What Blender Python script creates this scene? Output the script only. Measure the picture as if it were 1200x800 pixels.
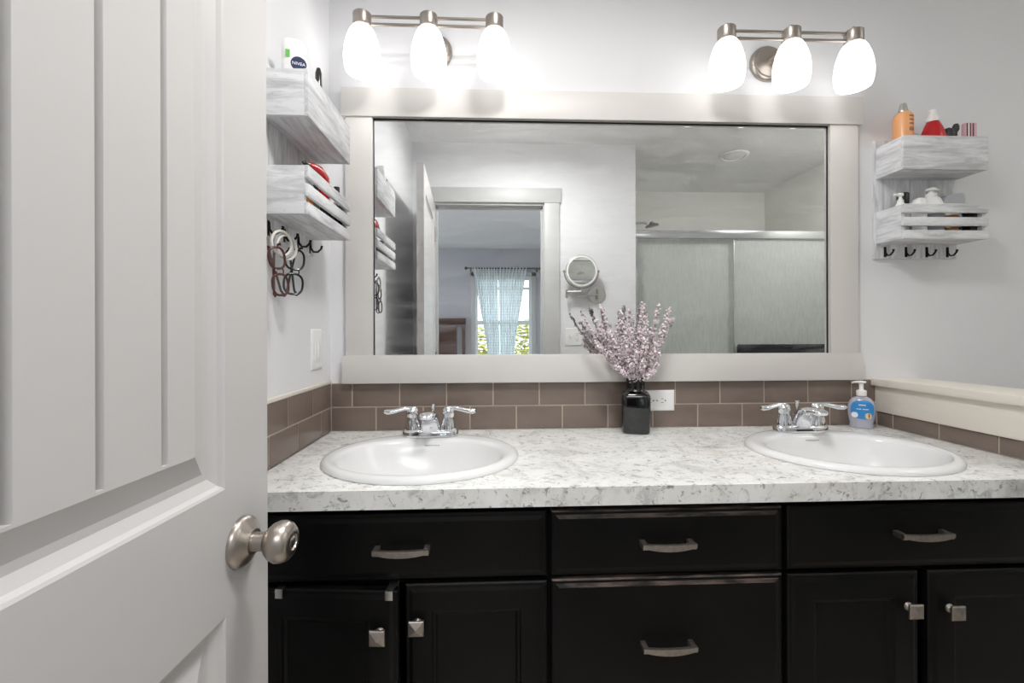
import bpy, bmesh, math, random
from mathutils import Vector, Matrix, noise
PI = math.pi
random.seed(7)
for o in list(bpy.data.objects): bpy.data.objects.remove(o)
SC = bpy.context.scene
COL = SC.collection

# ---------------------------------------------------------------- camera, world, light, exposure
cam_d = bpy.data.cameras.new('camera'); cam = bpy.data.objects.new('camera', cam_d); COL.objects.link(cam)
cam_d.sensor_fit = 'HORIZONTAL'; cam_d.sensor_width = 36.0; cam_d.lens = 533/1200*36
cam_d.shift_y = -11.06/1200; cam_d.clip_start = 0.02; cam_d.clip_end = 100
cam.matrix_world = (Matrix.Translation((0, 0, 1.19)) @ Matrix.Rotation(math.radians(-2.44), 4, 'Z')
                    @ Matrix.Rotation(PI/2, 4, 'X') @ Matrix.Rotation(math.radians(-0.1686), 4, 'Z'))
SC.camera = cam
SC.view_settings.view_transform = 'Standard'; SC.view_settings.look = 'None'
SC.view_settings.gamma = 1.0; SC.view_settings.use_curve_mapping = False
EXPOSURE = 0.34
SHADE_GLOW = 2.0          # radiance of the lit glass shades
BULB_WATTS = 0.5          # bulb seen through the open mouth of each shade
SKY_STRENGTH = 3.0
FILL_DRUM_GLOW = 7.0         # drum fill lamps added on the ceiling, unseen above the view
FILL_DRUM_WATTS = 9.6         # downward fill from the added drums
BEDROOM_FILL_WATTS = 34.0      # unseen bedroom ceiling panel, added as fill through the doorway
SC.view_settings.exposure = EXPOSURE
try:
    SC.cycles.use_denoising = True
    SC.cycles.max_bounces = 14; SC.cycles.diffuse_bounces = 8; SC.cycles.glossy_bounces = 6
    SC.cycles.transmission_bounces = 10; SC.cycles.transparent_max_bounces = 16
    SC.cycles.sample_clamp_indirect = 6.0; SC.cycles.caustics_reflective = False
except Exception: pass
world = bpy.data.worlds.new('sky'); SC.world = world; world.use_nodes = True
bg = world.node_tree.nodes['Background']
bg.inputs['Color'].default_value = (0.80, 0.90, 1.0, 1); bg.inputs['Strength'].default_value = SKY_STRENGTH
sun_d = bpy.data.lights.new('sun', 'SUN'); sun_d.energy = 3.0; sun_d.angle = 0.01; sun_d.color = (1, .95, .85)
sun = bpy.data.objects.new('sun', sun_d); COL.objects.link(sun)
sun.rotation_euler = (math.radians(-38), math.radians(12), 0)    # over the roof, onto the shrubs outside

def area_lamp(name, loc, watts, sx, sy, col):
    a_ = bpy.data.lights.new(name, 'AREA'); a_.shape = 'RECTANGLE' if sx != sy else 'DISK'; a_.size = sx; a_.size_y = sy; a_.energy = watts; a_.color = col
    ao_ = bpy.data.objects.new(name, a_); COL.objects.link(ao_); ao_.location = loc; return ao_
area_lamp('drum_lamp_light', (.20, .60, 2.316), FILL_DRUM_WATTS, .27, .27, (1, .99, .975))  # added overhead fill for the whole room, out of view
area_lamp('drum_lamp_light', (2.05, .55, 2.310), FILL_DRUM_WATTS*.95, .20, .20, (1, .99, .975)).rotation_euler = (math.radians(-42), 0, 0)   # second added fill lamp, tilted to brighten the shower
area_lamp('bedroom_panel_light', (-.25, -1.25, 2.425), BEDROOM_FILL_WATTS, 1.9, .6, (.97, .985, 1))  # added fill, reaches the lower vanity through the doorway

# ---------------------------------------------------------------- materials
MATS = {}
def lin(c):
    return tuple(((v/255)/12.92 if v/255 <= .04045 else ((v/255+.055)/1.055)**2.4) for v in c)
def mat(name, rgb, rough=.5, metal=0., spec=.5, coat=0., srgb=True):
    m = bpy.data.materials.new(name); m.use_nodes = True
    b = m.node_tree.nodes['Principled BSDF']
    c = lin(rgb) if srgb else rgb
    b.inputs['Base Color'].default_value = (*c, 1)
    b.inputs['Roughness'].default_value = rough; b.inputs['Metallic'].default_value = metal
    b.inputs['Specular IOR Level'].default_value = spec; b.inputs['Coat Weight'].default_value = coat
    MATS[name] = m
    return m
def nd(m, t, **kw):
    n = m.node_tree.nodes.new(t)
    for k, v in kw.items(): setattr(n, k, v)
    return n
def lk(m, a, b): m.node_tree.links.new(a, b)
def coords(m, scale=(1, 1, 1), rot=(0, 0, 0)):
    tc = nd(m, 'ShaderNodeTexCoord'); mp = nd(m, 'ShaderNodeMapping')
    mp.inputs['Scale'].default_value = scale; mp.inputs['Rotation'].default_value = rot
    lk(m, tc.outputs['Object'], mp.inputs['Vector'])
    return mp.outputs['Vector']
def noise_n(m, vec, scale, detail=3, rough=.5, dist=0.):
    n = nd(m, 'ShaderNodeTexNoise'); lk(m, vec, n.inputs['Vector'])
    n.inputs['Scale'].default_value = scale; n.inputs['Detail'].default_value = detail
    n.inputs['Roughness'].default_value = rough; n.inputs['Distortion'].default_value = dist
    return n.outputs['Fac']
def ramp(m, fac, stops):
    r = nd(m, 'ShaderNodeValToRGB'); lk(m, fac, r.inputs['Fac'])
    el = r.color_ramp.elements
    while len(el) < len(stops): el.new(.5)
    for e, (p, c) in zip(el, stops):
        e.position = p; e.color = (c, c, c, 1) if isinstance(c, (int, float)) else (*c, 1)
    return r.outputs['Color']
def mix(m, fac, a, b, mode='MIX'):
    n = nd(m, 'ShaderNodeMix', data_type='RGBA', blend_type=mode)
    for s, v in ((n.inputs[0], fac), (n.inputs[6], a), (n.inputs[7], b)):
        if isinstance(v, (int, float)): s.default_value = v
        elif isinstance(v, tuple): s.default_value = (*v, 1)
        else: lk(m, v, s)
    return n.outputs[2]
def bsdf(m): return m.node_tree.nodes['Principled BSDF']
def bump(m, h, strength=.1, dist=.01):
    b = nd(m, 'ShaderNodeBump'); b.inputs['Strength'].default_value = strength; b.inputs['Distance'].default_value = dist
    lk(m, h, b.inputs['Height']); lk(m, b.outputs['Normal'], bsdf(m).inputs['Normal'])

m = mat('wall_paint', (228, 228, 230), .7, spec=.25); bump(m, noise_n(m, coords(m), 160, 2), .06, .002)
m = mat('ceiling_paint', (240, 240, 240), .8, spec=.2); bump(m, noise_n(m, coords(m), 60, 3), .15, .004)
m = mat('bedroom_paint', (186, 186, 190), .7, spec=.2); bump(m, noise_n(m, coords(m), 160, 2), .06, .002)
m = mat('shower_paint', (226, 225, 220), .55, spec=.3); bump(m, noise_n(m, coords(m), 120, 2), .05, .002)
m = mat('greige_trim', (214, 208, 201), .4, spec=.4)
v = coords(m, (1, 1, 1)); lk(m, mix(m, noise_n(m, v, 6, 2), lin((208, 205, 201)), lin((217, 214, 210))), bsdf(m).inputs['Base Color'])
m = mat('cream_trim', (228, 221, 210), .38, spec=.4)
v = coords(m, (4, 1, 8)); lk(m, mix(m, noise_n(m, v, 5, 3), lin((222, 214, 203)), lin((233, 227, 217))), bsdf(m).inputs['Base Color'])
m = mat('door_paint', (202, 200, 199), .33, spec=.45); bump(m, noise_n(m, coords(m, (1, 1, .15)), 220, 2), .03, .001)
m = mat('casing_paint', (190, 190, 189), .4, spec=.4); bump(m, noise_n(m, coords(m), 60, 2), .02, .001)
m = mat('floor_vinyl', (196, 188, 178), .4)
v = coords(m, (1, 6, 1)); lk(m, mix(m, noise_n(m, v, 4, 4), lin((184, 175, 164)), lin((210, 202, 192))), bsdf(m).inputs['Base Color'])
m = mat('carpet', (150, 142, 132), .95); bump(m, noise_n(m, coords(m), 300, 2), .5, .01)

# laminate worktop: off-white with grey clouds and dark flecks
m = mat('laminate', (235, 233, 228), .32, spec=.45)
v = coords(m, (1, 1.15, 1.0), (.2, .3, .5))
c1 = ramp(m, noise_n(m, v, 7, 6, .62, .6), [(.30, lin((192, 192, 190))), (.43, lin((228, 228, 225))), (.60, lin((240, 240, 238)))])
c2 = ramp(m, noise_n(m, v, 34, 5, .7, .9), [(.52, 0), (.66, .55)])
col = mix(m, c2, c1, lin((160, 159, 157)))
c3 = ramp(m, noise_n(m, v, 56, 4, .66, .9), [(.58, 0), (.65, .68)])
col = mix(m, c3, col, lin((104, 102, 101)))
c4 = ramp(m, noise_n(m, v, 11, 3, .5, .3), [(.60, 0), (.72, .5)])
col = mix(m, c4, col, lin((205, 190, 170)))
lk(m, col, bsdf(m).inputs['Base Color'])

m = mat('brown_tile', (128, 114, 105), .16, spec=.5)
v = coords(m, (1, 1, 3)); lk(m, mix(m, noise_n(m, v, 9, 3), lin((111, 98, 90)), lin((131, 117, 108))), bsdf(m).inputs['Base Color'])
bump(m, noise_n(m, coords(m), 26, 2), .04, .002)
m = mat('grout', (182, 166, 152), .8); bump(m, noise_n(m, coords(m), 300, 2), .1, .001)

m = mat('black_cabinet', (14, 13, 13), .40, spec=.17)
v = coords(m, (1, 1, 1)); lk(m, mix(m, ramp(m, noise_n(m, v, 5, 5, .6), [(.35, 0), (.75, 1)]), lin((7, 7, 7)), lin((19, 18, 17))), bsdf(m).inputs['Base Color'])
bump(m, noise_n(m, coords(m, (1, 1, 4)), 40, 3), .05, .001)
m = mat('worn_edge', (62, 53, 48), .38, spec=.4)
v = coords(m, (1, 6, 6)); lk(m, mix(m, ramp(m, noise_n(m, v, 14, 4, .6), [(.42, 0), (.62, 1)]), lin((30, 28, 27)), lin((96, 82, 74))), bsdf(m).inputs['Base Color'])
mat('cabinet_dark', (10, 10, 10), .7, spec=.1)

m = mat('brushed_nickel', (176, 168, 160), .33, 1.0)
v = coords(m, (1, 1, 60)); bump(m, noise_n(m, v, 40, 2), .05, .0005)
m = mat('aged_pewter', (170, 160, 152), .42, 1.0)
v = coords(m); lk(m, mix(m, noise_n(m, v, 120, 3), lin((138, 128, 121)), lin((190, 182, 174))), bsdf(m).inputs['Base Color'])
mat('satin_steel', (205, 203, 200), .28, 1.0)
mat('chrome', (232, 233, 236), .06, 1.0)
mat('bright_chrome', (215, 217, 220), .16, 1.0)
mat('dark_metal', (40, 38, 38), .4, .8)
mat('porcelain', (228, 228, 228), .20, spec=.45, coat=.1)
mat('white_plastic', (238, 238, 237), .3)
mat('grey_mark', (60, 60, 62), .5)
mat('pale_mark', (150, 150, 152), .5)
mat('black_gloss', (6, 6, 7), .06, spec=.6, coat=.5)
mat('black_plastic', (18, 18, 19), .35)
mat('white_cap', (236, 235, 232), .35)
m = mat('red_plastic', (190, 24, 30), .22, spec=.5)
m = mat('orange_can', (236, 170, 116), .3, .0)
mat('blue_logo', (30, 42, 84), .4); mat('green_logo', (104, 190, 84), .4); mat('white_print', (245, 246, 250), .4)
mat('blue_label', (52, 138, 204), .35); mat('sand_print', (228, 205, 170), .4); mat('brown_print', (150, 86, 46), .4)
mat('pink_plastic', (222, 178, 186), .4); mat('plum_plastic', (84, 44, 60), .4); mat('amber_plastic', (166, 112, 62), .2)
mat('grey_plastic', (172, 172, 178), .15); mat('cream_cord', (226, 222, 212), .8); mat('blue_plastic', (48, 120, 160), .35)
mat('green_plastic', (110, 128, 100), .4); mat('orange_plastic', (214, 140, 60), .35)
mat('tortoise', (78, 40, 36), .25); mat('black_frame', (24, 23, 24), .25)
mat('stem_green', (132, 142, 104), .7); mat('stem_grey', (120, 112, 108), .7)
for i, c in enumerate([(234, 221, 226), (212, 195, 205), (243, 235, 236), (168, 152, 161)]):
    mat('blossom_tone_%s' % 'abcd'[i], c, .8, spec=.2)
m = mat('red_wood', (92, 48, 32), .35)
v = coords(m, (1, 1, 12)); lk(m, mix(m, noise_n(m, v, 5, 4, .6), lin((44, 22, 15)), lin((86, 46, 31))), bsdf(m).inputs['Base Color'])
m = mat('towel_cloth', (32, 34, 34), .95, spec=.1)
m = mat('leaf_green', (148, 160, 66), .6); mat('leaf_yellow', (206, 196, 96), .6); mat('bark', (90, 70, 52), .8)
m = mat('lawn', (120, 140, 70), .9)
mat('vinyl_white', (236, 238, 240), .4)

# whitewashed boards; one grain direction per axis
for nm, sc in (('whitewash_across', (2, 14, 14)), ('whitewash_deep', (14, 2, 14)), ('whitewash_up', (14, 14, 2))):
    m = mat(nm, (216, 217, 219), .7, spec=.2)
    v = coords(m, sc)
    f1 = ramp(m, noise_n(m, v, 4.2, 6, .66, .5), [(.36, 0), (.60, 1)])
    col = mix(m, f1, lin((192, 192, 195)), lin((230, 231, 233)))
    f2 = ramp(m, noise_n(m, v, 9, 5, .7, 1.2), [(.62, 0), (.74, .55)])
    col = mix(m, f2, col, lin((128, 126, 128)))
    lk(m, col, bsdf(m).inputs['Base Color']); bump(m, f1, .15, .001)

# looking glass with faint wiping streaks, their haze raised to lighten dark reflections
m = bpy.data.materials.new('mirror_glass'); m.use_nodes = True; MATS['mirror_glass'] = m
m.node_tree.nodes.remove(bsdf(m)); out = m.node_tree.nodes['Material Output']
gl = nd(m, 'ShaderNodeBsdfGlossy'); gl.inputs['Color'].default_value = (.90, .915, .91, 1); gl.inputs['Roughness'].default_value = 0.0
df = nd(m, 'ShaderNodeBsdfDiffuse'); df.inputs['Color'].default_value = (.75, .76, .78, 1)
v = coords(m, (1.2, 1, 5), (0, .35, 0))
fac = ramp(m, noise_n(m, v, 3.2, 5, .55, 1.6), [(.42, .018), (.72, .15)])
mx = nd(m, 'ShaderNodeMixShader'); lk(m, fac, mx.inputs[0]); lk(m, gl.outputs[0], mx.inputs[1]); lk(m, df.outputs[0], mx.inputs[2])
lk(m, mx.outputs[0], out.inputs['Surface'])

def custom(name, build):
    m = bpy.data.materials.new(name); m.use_nodes = True; MATS[name] = m
    m.node_tree.nodes.remove(bsdf(m)); out = m.node_tree.nodes['Material Output']
    lk(m, build(m), out.inputs['Surface'])
    return m
def mixsh(m, f, a, b):
    x = nd(m, 'ShaderNodeMixShader'); lk(m, a, x.inputs[1]); lk(m, b, x.inputs[2])
    if isinstance(f, (int, float)): x.inputs[0].default_value = f
    else: lk(m, f, x.inputs[0])
    return x.outputs[0]
def sh(m, t, col, **kw):
    n = nd(m, t); n.inputs['Color'].default_value = (*col, 1)
    for k, v_ in kw.items(): n.inputs[k].default_value = v_
    return n.outputs[0]
def rain(m):                                        # obscure shower glass: vertical rain pattern
    v = coords(m, (1, 1, .12)); f = ramp(m, noise_n(m, v, 130, 3, .6, .4), [(.30, .52), (.70, .68)])
    a = mixsh(m, .45, sh(m, 'ShaderNodeBsdfTranslucent', (.90, .92, .905)), sh(m, 'ShaderNodeBsdfDiffuse', (.85, .875, .86)))
    a = mixsh(m, f, sh(m, 'ShaderNodeBsdfTransparent', (.88, .91, .895)), a)
    return mixsh(m, .05, a, sh(m, 'ShaderNodeBsdfGlossy', (1, 1, 1), Roughness=.18))
custom('rain_glass', rain)
custom('window_glass', lambda m: mixsh(m, .06, sh(m, 'ShaderNodeBsdfTransparent', (.97, .99, .98)), sh(m, 'ShaderNodeBsdfGlossy', (1, 1, 1), Roughness=.02)))
custom('lens_glass', lambda m: mixsh(m, .035, sh(m, 'ShaderNodeBsdfTransparent', (.97, .98, .985)), sh(m, 'ShaderNodeBsdfGlossy', (1, 1, 1), Roughness=.05)))
custom('clear_soap', lambda m: mixsh(m, .10, mixsh(m, .45, sh(m, 'ShaderNodeBsdfTransparent', (.93, .94, .98)), sh(m, 'ShaderNodeBsdfDiffuse', (.74, .76, .88))), sh(m, 'ShaderNodeBsdfGlossy', (1, 1, 1), Roughness=.05)))
def sheer(m):
    tc = nd(m, 'ShaderNodeTexCoord'); br = nd(m, 'ShaderNodeTexBrick')
    mp = nd(m, 'ShaderNodeMapping'); mp.inputs['Rotation'].default_value = (PI/2, 0, 0); lk(m, tc.outputs['Object'], mp.inputs['Vector'])
    lk(m, mp.outputs['Vector'], br.inputs['Vector'])
    br.offset = 0; br.inputs['Scale'].default_value = 1; br.inputs['Brick Width'].default_value = .042; br.inputs['Row Height'].default_value = .042
    br.inputs['Mortar Size'].default_value = .004; br.inputs['Mortar Smooth'].default_value = .2
    t = nd(m, 'ShaderNodeBsdfTranslucent'); d = nd(m, 'ShaderNodeBsdfDiffuse')
    c = mix(m, br.outputs['Fac'], (.96, .97, .98), (.70, .74, .78)); lk(m, c, t.inputs['Color']); lk(m, c, d.inputs['Color'])
    return mixsh(m, .84, sh(m, 'ShaderNodeBsdfTransparent', (.95, .97, 1)), mixsh(m, .5, t.outputs[0], d.outputs[0]))
custom('sheer_cloth', sheer)
def glow(m):
    e = sh(m, 'ShaderNodeEmission', (1.0, .985, .965), Strength=SHADE_GLOW)
    return e
custom('lit_shade', glow)
custom('lit_shade_bright', lambda m: sh(m, 'ShaderNodeEmission', (1.0, .985, .965), Strength=SHADE_GLOW*1.2))
custom('lit_drum', lambda m: sh(m, 'ShaderNodeEmission', (1.0, .985, .965), Strength=FILL_DRUM_GLOW))  # glow of the added drum fill lamp
custom('lit_drum_dim', lambda m: sh(m, 'ShaderNodeEmission', (1.0, .99, .975), Strength=FILL_DRUM_GLOW*.62))  # weaker glow for the added drum behind the half wall
custom('lit_bulb', lambda m: sh(m, 'ShaderNodeEmission', (1.0, .95, .88), Strength=14))

# ---------------------------------------------------------------- mesh helpers
ORIGIN = {}
class MB:
    """collects shapes in world coordinates (or local ones when built with local=True) and links ONE mesh object"""
    def __init__(s): s.bm = bmesh.new()
    def _f(s, vs):
        try: return s.bm.faces.new(vs)
        except ValueError: return None
    def box(s, x0, x1, y0, y1, z0, z1, bev=0., seg=2, M=None):
        r = bmesh.ops.create_cube(s.bm, size=1.0); vs = r['verts']
        for v in vs:
            v.co = Vector(((x0+x1)/2+v.co.x*(x1-x0), (y0+y1)/2+v.co.y*(y1-y0), (z0+z1)/2+v.co.z*(z1-z0)))
        if bev > 0:
            es = list({e for v in vs for e in v.link_edges})
            r2 = bmesh.ops.bevel(s.bm, geom=es, offset=bev, segments=seg, affect='EDGES', profile=.6)
            vs = list({v for f in r2['faces'] for v in f.verts} | {v for v in vs if v.is_valid})
        if M is not None:
            for v in vs:
                if v.is_valid: v.co = M @ v.co
        return s
    def loft(s, rings, cap=True, closed=True):
        prev = None; loops = []
        for ring in rings:
            loops.append([s.bm.verts.new(Vector(p)) for p in ring])
        n = len(loops[0])
        for a, b in zip(loops, loops[1:]):
            for i in range(n if closed else n-1):
                j = (i+1) % n; s._f((a[i], a[j], b[j], b[i]))
        if cap:
            s._f(list(reversed(loops[0]))); s._f(loops[-1])
        return s
    def lathe(s, prof, c=(0, 0, 0), axis=(0, 0, 1), n=28, sx=1., sy=1.):
        ax = Vector(axis).normalized(); q = Vector((0, 0, 1)).rotation_difference(ax); c = Vector(c)
        rings = [[c + q @ Vector((math.cos(2*PI*i/n)*max(r, 1e-5)*sx, math.sin(2*PI*i/n)*max(r, 1e-5)*sy, h)) for i in range(n)] for r, h in prof]
        return s.loft(rings)
    def cyl(s, a, b, r, n=20, r2=None):
        a = Vector(a); b = Vector(b); L = (b-a).length
        return s.lathe([(r, 0), (r if r2 is None else r2, L)], a, b-a, n)
    def tube(s, pts, r, n=8, closed=False, flat=1., up=(0, 0, 1)):
        pts = [Vector(p) for p in pts]; k = len(pts)
        rad = r if isinstance(r, (list, tuple)) else [r]*k
        rings = []; U = Vector(up)
        for i, p in enumerate(pts):
            if closed: t = pts[(i+1) % k]-pts[i-1]
            else: t = pts[min(i+1, k-1)]-pts[max(i-1, 0)]
            t.normalize(); a = t.cross(U)
            if a.length < 1e-3: a = t.cross(Vector((1, 0, 0)))
            a.normalize(); b = a.cross(t).normalized()
            rings.append([p+a*math.cos(2*PI*j/n)*rad[i]+b*math.sin(2*PI*j/n)*rad[i]*flat for j in range(n)])
        if closed: rings.append(rings[0]); return s.loft(rings, cap=False).weld()
        return s.loft(rings)
    def weld(s): bmesh.ops.remove_doubles(s.bm, verts=s.bm.verts, dist=1e-6); return s
    def ball(s, c, r, sub=2, sc=(1, 1, 1)):
        res = bmesh.ops.create_icosphere(s.bm, subdivisions=sub, radius=1)
        for v in res['verts']: v.co = Vector(c)+Vector((v.co.x*r*sc[0], v.co.y*r*sc[1], v.co.z*r*sc[2]))
        return s
    def prism(s, poly, d0, d1, f):
        """poly of (a,b) swept from d0 to d1; f(a,b,d) gives the point"""
        return s.loft([[f(a, b, d0) for a, b in poly], [f(a, b, d1) for a, b in poly]])
    def rings(s, a0, a1, b0, b1, prof, f, cap=True, kb=1.):
        """nested rectangles: prof of (inset, depth)"""
        L = []
        for i, d in prof:
            L.append([s.bm.verts.new(Vector(f(a, b, d))) for a, b in ((a0+i, b0+i*kb), (a1-i, b0+i*kb), (a1-i, b1-i*kb), (a0+i, b1-i*kb))])
        for p, q in zip(L, L[1:]):
            for k in range(4): s._f((p[k], p[(k+1) % 4], q[(k+1) % 4], q[k]))
        if cap: s._f(L[-1])
        return s
    def quad(s, *ps): s._f([s.bm.verts.new(Vector(p)) for p in ps]); return s
    def bevel(s, off, seg=2, ang=.6):
        es = [e for e in s.bm.edges if len(e.link_faces) == 2 and e.calc_face_angle(0) > ang]
        bmesh.ops.bevel(s.bm, geom=es, offset=off, segments=seg, affect='EDGES', profile=.6, clamp_overlap=True); return s
    def build(s, name, material, parent=None, local=False, smooth=True, at=None, ang=40):
        base = Vector((0, 0, 0))
        if parent is not None and not local: base = ORIGIN.get(parent.name, Vector((0, 0, 0)))
        if at is not None: base = Vector(at)
        bmesh.ops.recalc_face_normals(s.bm, faces=s.bm.faces)
        for v in s.bm.verts: v.co -= base
        me = bpy.data.meshes.new(name); s.bm.to_mesh(me); s.bm.free()
        mats = material if isinstance(material, (list, tuple)) else [material]
        for k in mats: me.materials.append(MATS[k] if isinstance(k, str) else k)
        if smooth:
            me.shade_smooth()
            try: me.set_sharp_from_angle(angle=math.radians(ang))
            except Exception: pass
        o = bpy.data.objects.new(name, me); COL.objects.link(o)
        if parent is not None:
            o.parent = parent; ORIGIN[o.name] = base
        elif at is not None: o.location = at; ORIGIN[o.name] = Vector(at)
        return o
def tag(o, label, cat, group=None, kind=None):
    if label: o['label'] = label
    if cat: o['category'] = cat
    if group: o['group'] = group
    if kind: o['kind'] = kind
    return o
def thing(name, label, cat, loc, rotz=0., group=None, rot=None):
    o = bpy.data.objects.new(name, None); COL.objects.link(o); o.location = loc
    o.rotation_euler = rot if rot else (0, 0, rotz); o.empty_display_size = .03
    ORIGIN[o.name] = Vector(loc)
    return tag(o, label, cat, group)
def struct(name, mb, m, parent=None, **kw):
    o = mb.build(name, m, parent, **kw)
    if parent is None: o['kind'] = 'structure'
    return o
def part_label(o, s): o['label'] = s; return o
def copy_tree(o, parent=None):
    c = o.copy(); COL.objects.link(c); ORIGIN[c.name] = ORIGIN.get(o.name, Vector((0, 0, 0)))
    if parent is not None: c.parent = parent
    for ch in list(o.children): copy_tree(ch, c)
    return c
def text_mesh(body, size, depth, f):
    """flat lettering as a mesh: f(x, y, d) places it"""
    cu = bpy.data.curves.new('lettering', 'FONT'); cu.body = body; cu.size = size; cu.align_x = 'CENTER'; cu.align_y = 'CENTER'; cu.extrude = depth; cu.resolution_u = 3
    ob = bpy.data.objects.new('lettering_source', cu); COL.objects.link(ob)
    bpy.context.view_layer.update()
    me = bpy.data.meshes.new_from_object(ob.evaluated_get(bpy.context.evaluated_depsgraph_get()))
    mb = MB(); mb.bm.from_mesh(me)
    for v in mb.bm.verts: v.co = Vector(f(v.co.x, v.co.y, v.co.z))
    bpy.data.objects.remove(ob); bpy.data.curves.remove(cu); bpy.data.meshes.remove(me)
    return mb
def superell(cx, cy, a, b, n=64, p=2.0):
    o = []
    for i in range(n):
        t = 2*PI*i/n; c, s_ = math.cos(t), math.sin(t)
        o.append((cx+a*math.copysign(abs(c)**(2/p), c), cy+b*math.copysign(abs(s_)**(2/p), s_)))
    return o

# ---------------------------------------------------------------- the setting
D = 1.463; WL = -.514; CZ = 2.42; WR = 2.42; FY = -.05; SB = -1.03
struct('wall_back', MB().box(-.61, 2.52, D, D+.1, 0, CZ), 'wall_paint')
struct('wall_left', MB().box(WL-.1, WL, -.17, D, 0, CZ), 'wall_paint')
struct('wall_right', MB().box(WR, WR+.1, SB-.1, D, 0, CZ), 'shower_paint')
w = MB().box(WL, -.385, -.17, FY, 0, CZ).box(-.385, .352, -.17, FY, 2.036, CZ).box(.352, .945, -.17, FY, 0, CZ)
struct('wall_front', w, 'wall_paint')
struct('wall_alcove', MB().box(.86, .945, SB-.1, -.17, 0, CZ), 'shower_paint')
struct('wall_shower', MB().box(.945, WR, SB-.1, SB, 0, CZ), 'shower_paint')
struct('ceiling', MB().box(-.61, 2.52, -.17, D+.1, CZ, CZ+.1).box(.86, 2.52, SB-.1, -.17, CZ, CZ+.1), 'ceiling_paint')
struct('floor', MB().box(-.61, 2.52, -.17, D+.1, -.1, 0).box(.86, 2.52, SB-.1, -.17, -.1, 0), 'floor_vinyl')
# bedroom beyond the doorway
BY = -4.0; BX0 = -2.7; BX1 = .86; BZ = 2.46
struct('floor_bedroom', MB().box(BX0-.1, BX1, BY-.1, -.17, -.1, 0), 'carpet')
struct('ceiling_bedroom', MB().box(BX0-.1, BX1, BY-.1, -.17, BZ, BZ+.1), 'ceiling_paint')
struct('wall_bedroom_far', MB().box(BX0, -.27, BY-.1, BY, 0, BZ).box(-.27, .60, BY-.1, BY, 0, .45).box(-.27, .60, BY-.1, BY, 2.04, BZ).box(.60, BX1, BY-.1, BY, 0, BZ), 'bedroom_paint')
struct('wall_bedroom_left', MB().box(BX0-.1, BX0, BY-.1, -3.3, 0, BZ).box(BX0-.1, BX0, -1.0, -.17, 0, BZ).box(BX0-.1, BX0, -3.3, -1.0, 0, .8).box(BX0-.1, BX0, -3.3, -1.0, 2.1, BZ), 'bedroom_paint')  # unseen opening added here to let sky light into the bedroom
struct('wall_bedroom_right', MB().box(BX1-.02, BX1, BY, -1.13, 0, BZ).box(BX1-.02, BX1-.002, -1.13, -.17, 0, BZ), 'bedroom_paint')
struct('wall_bedroom_near', MB().box(BX0, WL-.1, -.17, -.07, 0, BZ), 'bedroom_paint')
# half wall beside the worktop, its face boards and cap
HY = .86
struct('wall_half', MB().box(1.279, 1.395, HY, D, 0, 1.008), 'wall_paint')
struct('trim_1', MB().box(1.252, 1.415, HY-.02, D, 1.010, 1.034, .004), 'cream_trim')
struct('trim_2', MB().box(1.266, 1.279, HY, D, .926, 1.010, .001), 'cream_trim')
# doorway: casing and jambs
t3 = MB().box(-.470, .448, FY, FY+.022, 2.030, 2.122, .002).box(-.474, .452, FY, FY+.012, 2.122, 2.128)
t3.box(.340, .437, FY, FY+.018, 0, 2.030, .002).box(-.466, -.373, FY, FY+.018, 0, 2.030, .002)
struct('trim_3', t3, 'casing_paint')
j = MB().box(.332, .352, -.17, FY+.002, 0, 2.02).box(-.385, -.369, -.17, FY+.002, 0, 2.02).box(-.385, .352, -.17, FY+.002, 2.016, 2.036)
j.box(.322, .332, -.13, -.09, 0, 2.016).box(-.369, -.359, -.13, -.09, 0, 2.016).box(-.369, .332, -.13, -.09, 2.006, 2.016)
struct('trim_4', j, 'casing_paint')
t5 = MB().box(.336, .43, -.188, -.17, 0, 2.03, .002).box(-.46, -.37, -.188, -.17, 0, 2.03, .002).box(-.46, .43, -.188, -.17, 2.03, 2.12, .002)
struct('trim_5', t5, 'casing_paint')
struct('baseboard_front', MB().box(.437, .945, FY, FY+.014, 0, .09, .002), 'casing_paint')
struct('baseboard_back', MB().box(1.415, WR, D-.014, D, 0, .09, .002), 'casing_paint')

# ---------------------------------------------------------------- panelled door, open beside the camera
door = bpy.data.objects.new('door_1', None); COL.objects.link(door)
DH = Vector((-.369, -.03, 0)); DA = math.radians(2.942); DL = .716; DT = .035
door.location = DH; door.rotation_euler = (0, 0, -DA); ORIGIN[door.name] = DH
door['kind'] = 'structure'; door['label'] = 'white panelled interior door standing open in front of the left wall'; door['category'] = 'door'
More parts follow.
